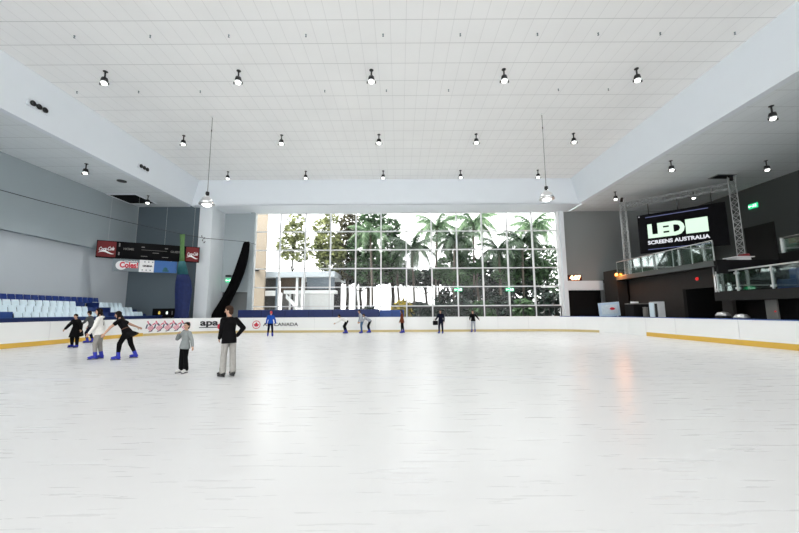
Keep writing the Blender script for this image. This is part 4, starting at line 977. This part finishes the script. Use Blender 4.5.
def skater(name_label,x,y,H,yaw,lean=4,side=0,head=(0,0),arms=None,legs=None,top='black_cloth',bottom='black_cloth',boot='bootblue',
           hair='hairdark',hairlen=0.0,hem=0.02,flare=1.0,sleeve=True,female=False,detail=True,skirt=None,helmet=False,scarf=None,hood=False,bulk=1.0,vox=None):
    """arms/legs: {'L':(fwd,out,fwd2,out2),'R':...}"""
    arms=arms or {}; legs=legs or {}
    da=(5,8,14,3); dl=(0,3,0,2)
    aL,aR=arms.get('L',da),arms.get('R',da); lL,lR=legs.get('L',dl),legs.get('R',dl)
    root=empty('person',(x,y,0),rad(yaw),label=name_label,cat='person',group=None)
    hipz=0.0
    lt=rad(lean); ls_=rad(side)
    T=Vector((math.sin(ls_)*math.cos(lt),math.sin(lt),math.cos(lt)*math.cos(ls_))).normalized()
    Xr=Vector((1,0,0)); Xr=(Xr-T*Xr.dot(T)).normalized(); Fr=T.cross(Xr)*1.0
    Fr=(Vector((0,1,0))-T*T.y); Fr=Fr.normalized(); Xr=Fr.cross(T)
    hip=Vector((0,0,0)); J={}
    thigh,shin=0.235*H,0.245*H
    for sg,k,l in ((-1,'L',lL),(1,'R',lR)):
        J['hip'+k]=hip+Vector((sg*0.052*H,0,-0.01*H)); J['knee'+k]=J['hip'+k]+dirv(l[0],l[1],sg)*thigh; J['ank'+k]=J['knee'+k]+dirv(l[2],l[3],sg)*shin
    sole=0.095 if H>1.2 else 0.08; ankh=0.045*H+sole*0.9
    low=min(J['ankL'].z,J['ankR'].z); dz=ankh-low
    shift=-(J['ankL']+J['ankR'])/2; shift.z=dz
    for k in list(J): J[k]=J[k]+shift
    hip=hip+shift
    sw=(0.095 if female else 0.100)*H
    at_=lambda s:hip+T*s*H
    for sg,k,a in ((-1,'L',aL),(1,'R',aR)):
        J['sh'+k]=at_(0.274)+Xr*sg*sw; J['el'+k]=J['sh'+k]+dirv(a[0],a[1],sg)*0.172*H; J['wr'+k]=J['el'+k]+dirv(a[2],a[3],sg)*0.152*H
    # head frame
    hy,hp=rad(head[0]),rad(head[1])
    HR=Matrix.Rotation(hy,3,'Z')@Matrix.Rotation(hp,3,'X')
    nb=at_(0.31); hc=at_(0.335)+ (T*0.35+Vector((0,0,0.65))).normalized()*0.085*H+HR@Vector((0,0.014*H,0))
    hx,hf,hz=HR@Vector((1,0,0)),HR@Vector((0,1,0)),HR@Vector((0,0,1))
    h3=HR
    K=1.12 if H<1.4 else 1.0     # children carry a larger head
    hr=(0.043*H*K,0.054*H*K,0.066*H*K)
    bf=0.92 if female else 1.0
    v=vox or (0.0065 if detail else 0.010)
    b=MB()
    # torso
    prof=[(-0.055,0.070,0.052),(0.0,0.088,0.062),(0.05,0.082,0.058),(0.10,0.074*bf,0.052),(0.17,0.084*bf,0.058),(0.23,0.092*bf,0.062),(0.272,0.082*bf,0.052),(0.303,0.054,0.040),(0.32,0.032,0.03)]
    loft(b,[(at_(s),rx*H,ry*H,Xr,Fr) for s,rx,ry in prof])
    capsule(b,nb-T*0.02*H,hc-hz*0.02*H,0.032*H,0.030*H)
    mt=h3.to_4x4()
    b.ell(hc+hz*0.008*H,(hr[0],hr[1],hr[2]*0.92),mtx=mt,n=20,m=13)
    capsule(b,hc-hz*0.030*H*K+hf*0.008*H,hc-hz*0.046*H*K+hf*0.024*H*K,0.034*H*K,0.021*H*K)      # jaw and chin
    capsule(b,hc+hf*0.050*H*K+hz*0.004*H,hc+hf*0.062*H*K-hz*0.014*H*K,0.006*H*K,0.010*H*K)       # nose
    for sg in (-1,1):
        b.ell(hc+hx*sg*0.044*H*K-hz*0.006*H-hf*0.004*H,(0.007*H*K,0.012*H*K,0.019*H*K),mtx=mt)
        k='L' if sg<0 else 'R'
        capsule(b,J['sh'+k],J['el'+k],0.034*H*bf,0.027*H); capsule(b,J['el'+k],J['wr'+k],0.027*H,0.018*H)
        capsule(b,at_(0.27)+Xr*sg*0.05*H,J['sh'+k],0.042*H*bf,0.036*H*bf)
        capsule(b,J['hip'+k],J['knee'+k],0.056*H,0.036*H); capsule(b,J['knee'+k],J['knee'+k].lerp(J['ank'+k],0.35),0.036*H,0.036*H); capsule(b,J['knee'+k].lerp(J['ank'+k],0.35),J['ank'+k],0.036*H,0.023*H)
        # hand: palm, four curled fingers, thumb leaving the side of the palm
        w=J['wr'+k]; e=J['el'+k]; dd=(w-e).normalized()
        pn=Vector((sg,0,0)); pn=(pn-dd*pn.dot(dd)); pn=pn.normalized() if pn.length>0.05 else Vector((0,1,0)); inn=-pn      # palm faces the body
        sd_=dd.cross(inn); fw=sd_ if sd_.y>0 else -sd_
        pc=w+dd*0.030*H
        capsule(b,w-dd*0.01*H,w+dd*0.046*H,0.0165*H,0.021*H,flat=0.50,side=fw)
        capsule(b,w+dd*0.02*H+fw*0.008*H,w+dd*0.046*H+fw*0.008*H,0.012*H,0.013*H,flat=0.6,side=fw)
        for q,(off,ln) in enumerate(((0.0165,0.040),(0.0055,0.046),(-0.0055,0.043),(-0.016,0.033))):
            r0=w+dd*0.052*H+fw*off*H; r1=r0+(dd*0.88+inn*0.28+fw*off*3).normalized()*ln*0.52*H; r2=r1+(dd*0.65+inn*0.75).normalized()*ln*0.48*H
            capsule(b,r0-dd*0.01*H,r1,0.0056*H,0.0052*H,8); capsule(b,r1,r2,0.0052*H,0.0044*H,8)
        t0=w+dd*0.014*H+fw*0.014*H; t1=t0+(dd*0.6+fw*0.75+inn*0.2).normalized()*0.026*H; t2=t1+(dd*0.9+fw*0.2+inn*0.35).normalized()*0.022*H
        capsule(b,t0,t1,0.0085*H,0.0068*H,8); capsule(b,t1,t2,0.0066*H,0.0052*H,8)
    remesh(b,'body',M['skin'],root,v,3)
    # face
    for sg in (-1,1):
        MB().ell(hc+hf*0.0495*H*K+hx*sg*0.0175*H*K+hz*0.004*H,(0.0075*H*K,0.004*H*K,0.0045*H*K),mtx=mt).build('eye',M['eye'],root,smooth=True,local=True)
    MB().ell(hc+hf*0.046*H*K-hz*0.034*H*K,(0.014*H*K,0.006*H*K,0.0045*H*K),mtx=mt).build('mouth',M['lip'],root,smooth=True,local=True)
    # trousers
    t=MB(); g=1.14*bulk
    loft(t,[(at_(s),rx*H*1.12,ry*H*1.16,Xr,Fr) for s,rx,ry in ((-0.06,0.066,0.050),(-0.02,0.084,0.060),(0.02,0.084,0.060),(0.06,0.078,0.055))])
    for k in 'LR':
        kn,an=J['knee'+k],J['ank'+k]
        capsule(t,J['hip'+k],kn,0.053*H*g,0.040*H*g); e2=kn.lerp(an,0.93 if boot=='bootblue' else 1.0)
        capsule(t,kn,e2,0.041*H*g,(0.028 if boot=='bootblue' else 0.043)*H*g)
    remesh(t,'trousers',M[bottom],root,v*1.5,3)
    # jacket / top
    j=MB(); g=1.14*bulk
    secs=[]
    h0=-hem
    for s,rx,ry in ((h0,0.103*flare,0.078*flare),(h0*0.5+0.02,0.101*(1+(flare-1)*0.6),0.076*(1+(flare-1)*0.6)),(0.07,0.090,0.066),(0.11,0.081*bf,0.058),(0.17,0.088*bf,0.062),(0.23,0.096*bf,0.066),(0.272,0.086*bf,0.056),(0.305,0.056,0.044),(0.325,0.037,0.036)):
        secs.append((at_(s) if s>=0 else hip+Vector((0,0,1))*s*H+T*0,rx*H*g,ry*H*g,Xr,Fr))
    loft(j,secs)
    for sg,k in ((-1,'L'),(1,'R')):
        capsule(j,at_(0.268)+Xr*sg*0.045*H,J['sh'+k],0.044*H*bf*g,0.038*H*bf*g)
        if sleeve:
            capsule(j,J['sh'+k],J['el'+k],0.040*H*bf*g,0.033*H*g); capsule(j,J['el'+k],J['el'+k].lerp(J['wr'+k],0.93),0.033*H*g,0.026*H*g)
        else: capsule(j,J['sh'+k],J['sh'+k].lerp(J['el'+k],0.45),0.040*H*bf*g,0.037*H*g)
    remesh(j,'jacket',M[top],root,v*1.5,3)
    if skirt:
        s_=MB(); loft(s_,[(at_(0.08),0.084*H,0.060*H,Xr,Fr),(at_(0.0),0.105*H,0.085*H,Xr,Fr),(at_(-0.07)+Fr*-0.02*H,0.135*H,0.12*H,Xr,Fr),(at_(-0.11)+Fr*-0.035*H,0.15*H,0.135*H,Xr,Fr)],26)
        s_.build('skirt',M[skirt],root,smooth=True,local=True)
    if scarf:
        c=MB(); loft(c,[(at_(0.03),0.098*H,0.074*H,Xr,Fr),(at_(0.06),0.100*H,0.076*H,Xr,Fr),(at_(0.10),0.095*H,0.070*H,Xr,Fr)],22); c.build('waist_band',M[scarf],root,smooth=True,local=True)
    if hood:
        c=MB(); capsule(c,at_(0.30)-Fr*0.045*H-Xr*0.03*H,at_(0.30)-Fr*0.045*H+Xr*0.03*H,0.035*H,0.035*H); capsule(c,at_(0.305)-Fr*0.03*H-Xr*0.05*H,at_(0.305)+Fr*0.03*H-Xr*0.045*H,0.02*H,0.015*H); capsule(c,at_(0.305)-Fr*0.03*H+Xr*0.05*H,at_(0.305)+Fr*0.03*H+Xr*0.045*H,0.02*H,0.015*H)
        remesh(c,'hood',M[top],root,v*1.5,3)
    # hair or helmet
    if helmet:
        c=MB(); c.ell(hc+hz*0.016*H-hf*0.004*H,(hr[0]*1.28,hr[1]*1.22,hr[2]*1.02),mtx=mt,n=20,m=12)
        cut=[]
        remesh(c,'helmet',M['helmet'],root,v*1.4,2)
        MB().ell(hc+hf*0.02*H-hz*0.03*H,(hr[0]*1.05,hr[1]*0.8,hr[2]*0.55),mtx=mt).build('face_opening',M['skin'],root,smooth=True,local=True)
    else:
        c=MB()
        c.ell(hc+hz*0.020*H-hf*0.011*H,(hr[0]*1.13,hr[1]*1.06,hr[2]*0.92),mtx=mt,n=20,m=12)
        c.ell(hc-hf*0.026*H-hz*0.014*H,(hr[0]*1.04,hr[1]*0.68,hr[2]*0.86),mtx=mt)
        c.ell(hc+hz*0.047*H*K+hf*0.022*H,(hr[0]*0.86,hr[1]*0.55,hr[2]*0.34),mtx=mt)
        for sg in (-1,1): c.ell(hc+hx*sg*0.036*H*K+hz*0.012*H-hf*0.006*H,(0.014*H,0.024*H,0.030*H),mtx=mt)
        if hairlen>0:
            e0=hc-hf*0.036*H; e1=at_(0.30)-Fr*0.055*H; e2=at_(0.30-hairlen)-Fr*0.062*H
            capsule(c,e0,e1,0.036*H,0.040*H,flat=0.6,side=Xr); capsule(c,e1,e2,0.040*H,0.022*H,flat=0.5,side=Xr)
            for sg in (-1,1): capsule(c,hc+hx*sg*0.036*H-hf*0.006*H,at_(0.30-hairlen*0.7)+Xr*sg*0.055*H+Fr*0.055*H,0.018*H,0.013*H)
        remesh(c,'hair',M[hair],root,v*1.2,2)
    # skates
    for sg,k,l in ((-1,'L',lL),(1,'R',lR)):
        an=J['ank'+k]; sh=(J['ank'+k]-J['knee'+k]).normalized(); fd=Vector((sg*math.sin(rad(8)),math.cos(rad(8)),0)); 
        pt=max(-50,min(30,-l[2]*0.0 + (l[2] if l[2]<-25 else 0)*0.9))
        fd=(fd+Vector((0,0,math.tan(rad(pt))))).normalized(); upv=Vector((-fd.x*fd.z,-fd.y*fd.z,1)).normalized(); upv=(Vector((0,0,1))-fd*fd.z).normalized(); rt=fd.cross(upv)
        fb=an-upv*0.030*H
        c=MB(); capsule(c,an-sh*0.065*H,fb-fd*0.012*H,0.037*H,0.034*H); capsule(c,fb-fd*0.024*H,fb+fd*0.080*H-upv*0.004*H,0.031*H,0.024*H,flat=0.95,side=rt); capsule(c,fb+fd*0.02*H+upv*0.010*H,fb+fd*0.095*H-upv*0.004*H,0.029*H,0.022*H)
        bt=remesh(c,'ice_skate',M[boot],root,v*1.4,2)
        so=fb-upv*0.024*H
        bl=MB(); mt2=Matrix((rt,fd,upv)).transposed().to_4x4(); mt2.translation=so
        bl.bbox(-0.004,0.004,-0.055*H,0.12*H,-0.040,-0.008,0.002,mtx=mt2); bl.build('blade',M['blade'],bt,local=True)
        hd=MB(); hd.bbox(-0.012,0.012,-0.045*H,-0.01*H,-0.02,0.012,0.003,mtx=mt2); hd.bbox(-0.012,0.012,0.045*H,0.095*H,-0.02,0.012,0.003,mtx=mt2); hd.build('blade_holder',M[boot],bt,local=True)
    # lowest point of the blades onto the ice
    zmin=min((c.co.z for ch in root.children for s in ch.children for c in s.data.vertices),default=0)
    for ch in root.children: ch.location.z-=zmin
    return root

skater('person in black jacket and pale grey trousers, elbow out, nearest skater, standing',-4.24,8.99,1.63,54,lean=3,head=(40,-6),
       arms={'L':(14,0,42,-12),'R':(-16,40,16,-34)},legs={'L':(5,2,0,1),'R':(-2,3,-3,2)},top='black_cloth',bottom='pale_grey_cloth',boot='bootblack',hair='hairbrown',hem=0.075,bulk=0.97)
skater('child in grey jumper and black trousers holding one hand up to the mouth',-5.66,9.54,1.22,158,lean=-2,side=-3,head=(10,6),
       arms={'R':(34,20,158,-38),'L':(6,34,12,28)},legs={'L':(4,3,-6,2),'R':(2,4,-4,3)},top='grey_knit',bottom='black_cloth',boot='bootwhite',hair='hairdark',hem=0.065,flare=1.05,female=True,bulk=1.0)
skater('person with long dark hair in white jacket and grey trousers on blue skates',-10.40,12.51,1.64,116,lean=5,head=(10,-4),
       arms={'L':(12,12,30,4),'R':(-14,16,-4,12)},legs={'L':(10,3,-4,2),'R':(0,4,-10,2)},top='white_cloth',bottom='grey_trouser',hair='hairdark',hairlen=0.16,hem=0.06,flare=1.12,female=True,hood=True)
skater('person in dark top and skirt with arms spread wide, leaning forward on blue skates',-9.38,12.47,1.64,104,lean=30,side=0,head=(4,-14),
       arms={'L':(40,26,30,16),'R':(-50,46,-58,40)},legs={'L':(22,8,0,6),'R':(-10,10,-22,8)},top='black_cloth',bottom='black_cloth',hair='hairdark',hairlen=0.06,hem=0.0,female=True,skirt='black_cloth',scarf='brown_cloth',sleeve=False)
skater('person in long black coat with arms held away, facing forward on blue skates',-15.07,16.75,1.46,172,lean=10,head=(0,-14),
       arms={'R':(14,40,22,28),'L':(4,40,16,22)},legs={'L':(8,6,0,4),'R':(14,6,-8,4)},top='black_cloth',bottom='black_cloth',hair='hairdark',hem=0.22,flare=1.42,female=True,bulk=1.28)
skater('person in dark grey top stooping beside the white-jacketed skater, close to the boards',-16.55,19.3,1.66,105,lean=14,head=(0,-14),
       arms={'L':(30,10,50,4),'R':(10,10,30,6)},legs={'L':(26,4,-14,3),'R':(16,6,-20,4)},top='dark_grey_cloth',bottom='navy_cloth',hair='hairdark',hem=0.04,detail=False)
skater('child in red helmet, blue top and dark trousers in front of the airline lettering',-8.52,23.68,1.56,10,lean=4,head=(0,0),
       arms={'L':(10,22,14,6),'R':(6,24,14,8)},legs={'L':(0,5,-6,4),'R':(6,5,-2,4)},top='blue_cloth',bottom='navy_cloth',helmet=True,hem=0.03,detail=False)
skater('person in white top and black trousers bending forward by the blue padding',-3.95,26.5,1.66,92,lean=62,head=(0,-18),
       arms={'L':(38,8,64,0),'R':(42,8,60,0)},legs={'L':(32,4,-18,3),'R':(22,5,-22,3)},top='white_cloth',bottom='black_cloth',hem=0.03,female=True,detail=False)
skater('person in light grey jacket and blue jeans by the blue padding, leaning slightly',-2.85,26.9,1.66,110,lean=20,head=(0,-6),
       arms={'L':(10,10,20,4),'R':(-4,10,20,4)},legs={'L':(14,4,-2,3),'R':(6,5,-8,3)},top='light_grey_cloth',bottom='denim',hair='hairbrown',hem=0.05,detail=False,bulk=1.05)
skater('person in grey top and black trousers bent over beside the jeans wearer',-2.3,27.3,1.60,95,lean=52,head=(0,-20),
       arms={'L':(40,8,60,0),'R':(36,8,60,0)},legs={'L':(26,4,-12,3),'R':(18,5,-18,3)},top='light_grey_cloth',bottom='black_cloth',hem=0.03,detail=False)
skater('person with long brown hair in red-brown coat by the end of the blue padding',0.22,26.81,1.60,84,lean=4,head=(6,0),
       arms={'L':(8,8,24,2),'R':(2,8,16,4)},legs={'L':(6,4,-2,3),'R':(-4,5,-10,3)},top='red_brown_cloth',bottom='black_cloth',hair='hairbrown',hairlen=0.12,hem=0.10,flare=1.12,female=True,detail=False)
pd=skater('person dressed all in dark navy holding a black bag, right of centre',2.96,25.95,1.60,150,lean=6,head=(10,-4),
       arms={'R':(26,16,52,10),'L':(-10,20,20,6)},legs={'L':(4,5,-2,3),'R':(8,5,-4,3)},top='navy_cloth',bottom='navy_cloth',hem=0.04,detail=False,bulk=1.06)
skater('rightmost person in black top and pale trousers with one arm stretched out',5.6,27.4,1.56,150,lean=6,head=(0,-4),
       arms={'L':(20,46,24,40),'R':(24,10,60,-14)},legs={'L':(4,4,-2,3),'R':(2,5,-4,3)},top='black_cloth',bottom='light_grey_cloth',hair='hairdark',hem=0.03,detail=False)
bg_=empty('handbag',(2.52,25.45,0.72),label='black bag held out by the dark navy skater',cat='bag')
MB().bbox(2.34,2.70,25.36,25.52,0.62,0.92,0.04).build('bag_body',M['black_cloth'],bg_)
MB().tube([(2.40,25.44,0.90),(2.43,25.44,1.04),(2.52,25.44,1.09),(2.61,25.44,1.04),(2.64,25.44,0.90)],0.012,6).build('handle',M['black_cloth'],bg_)
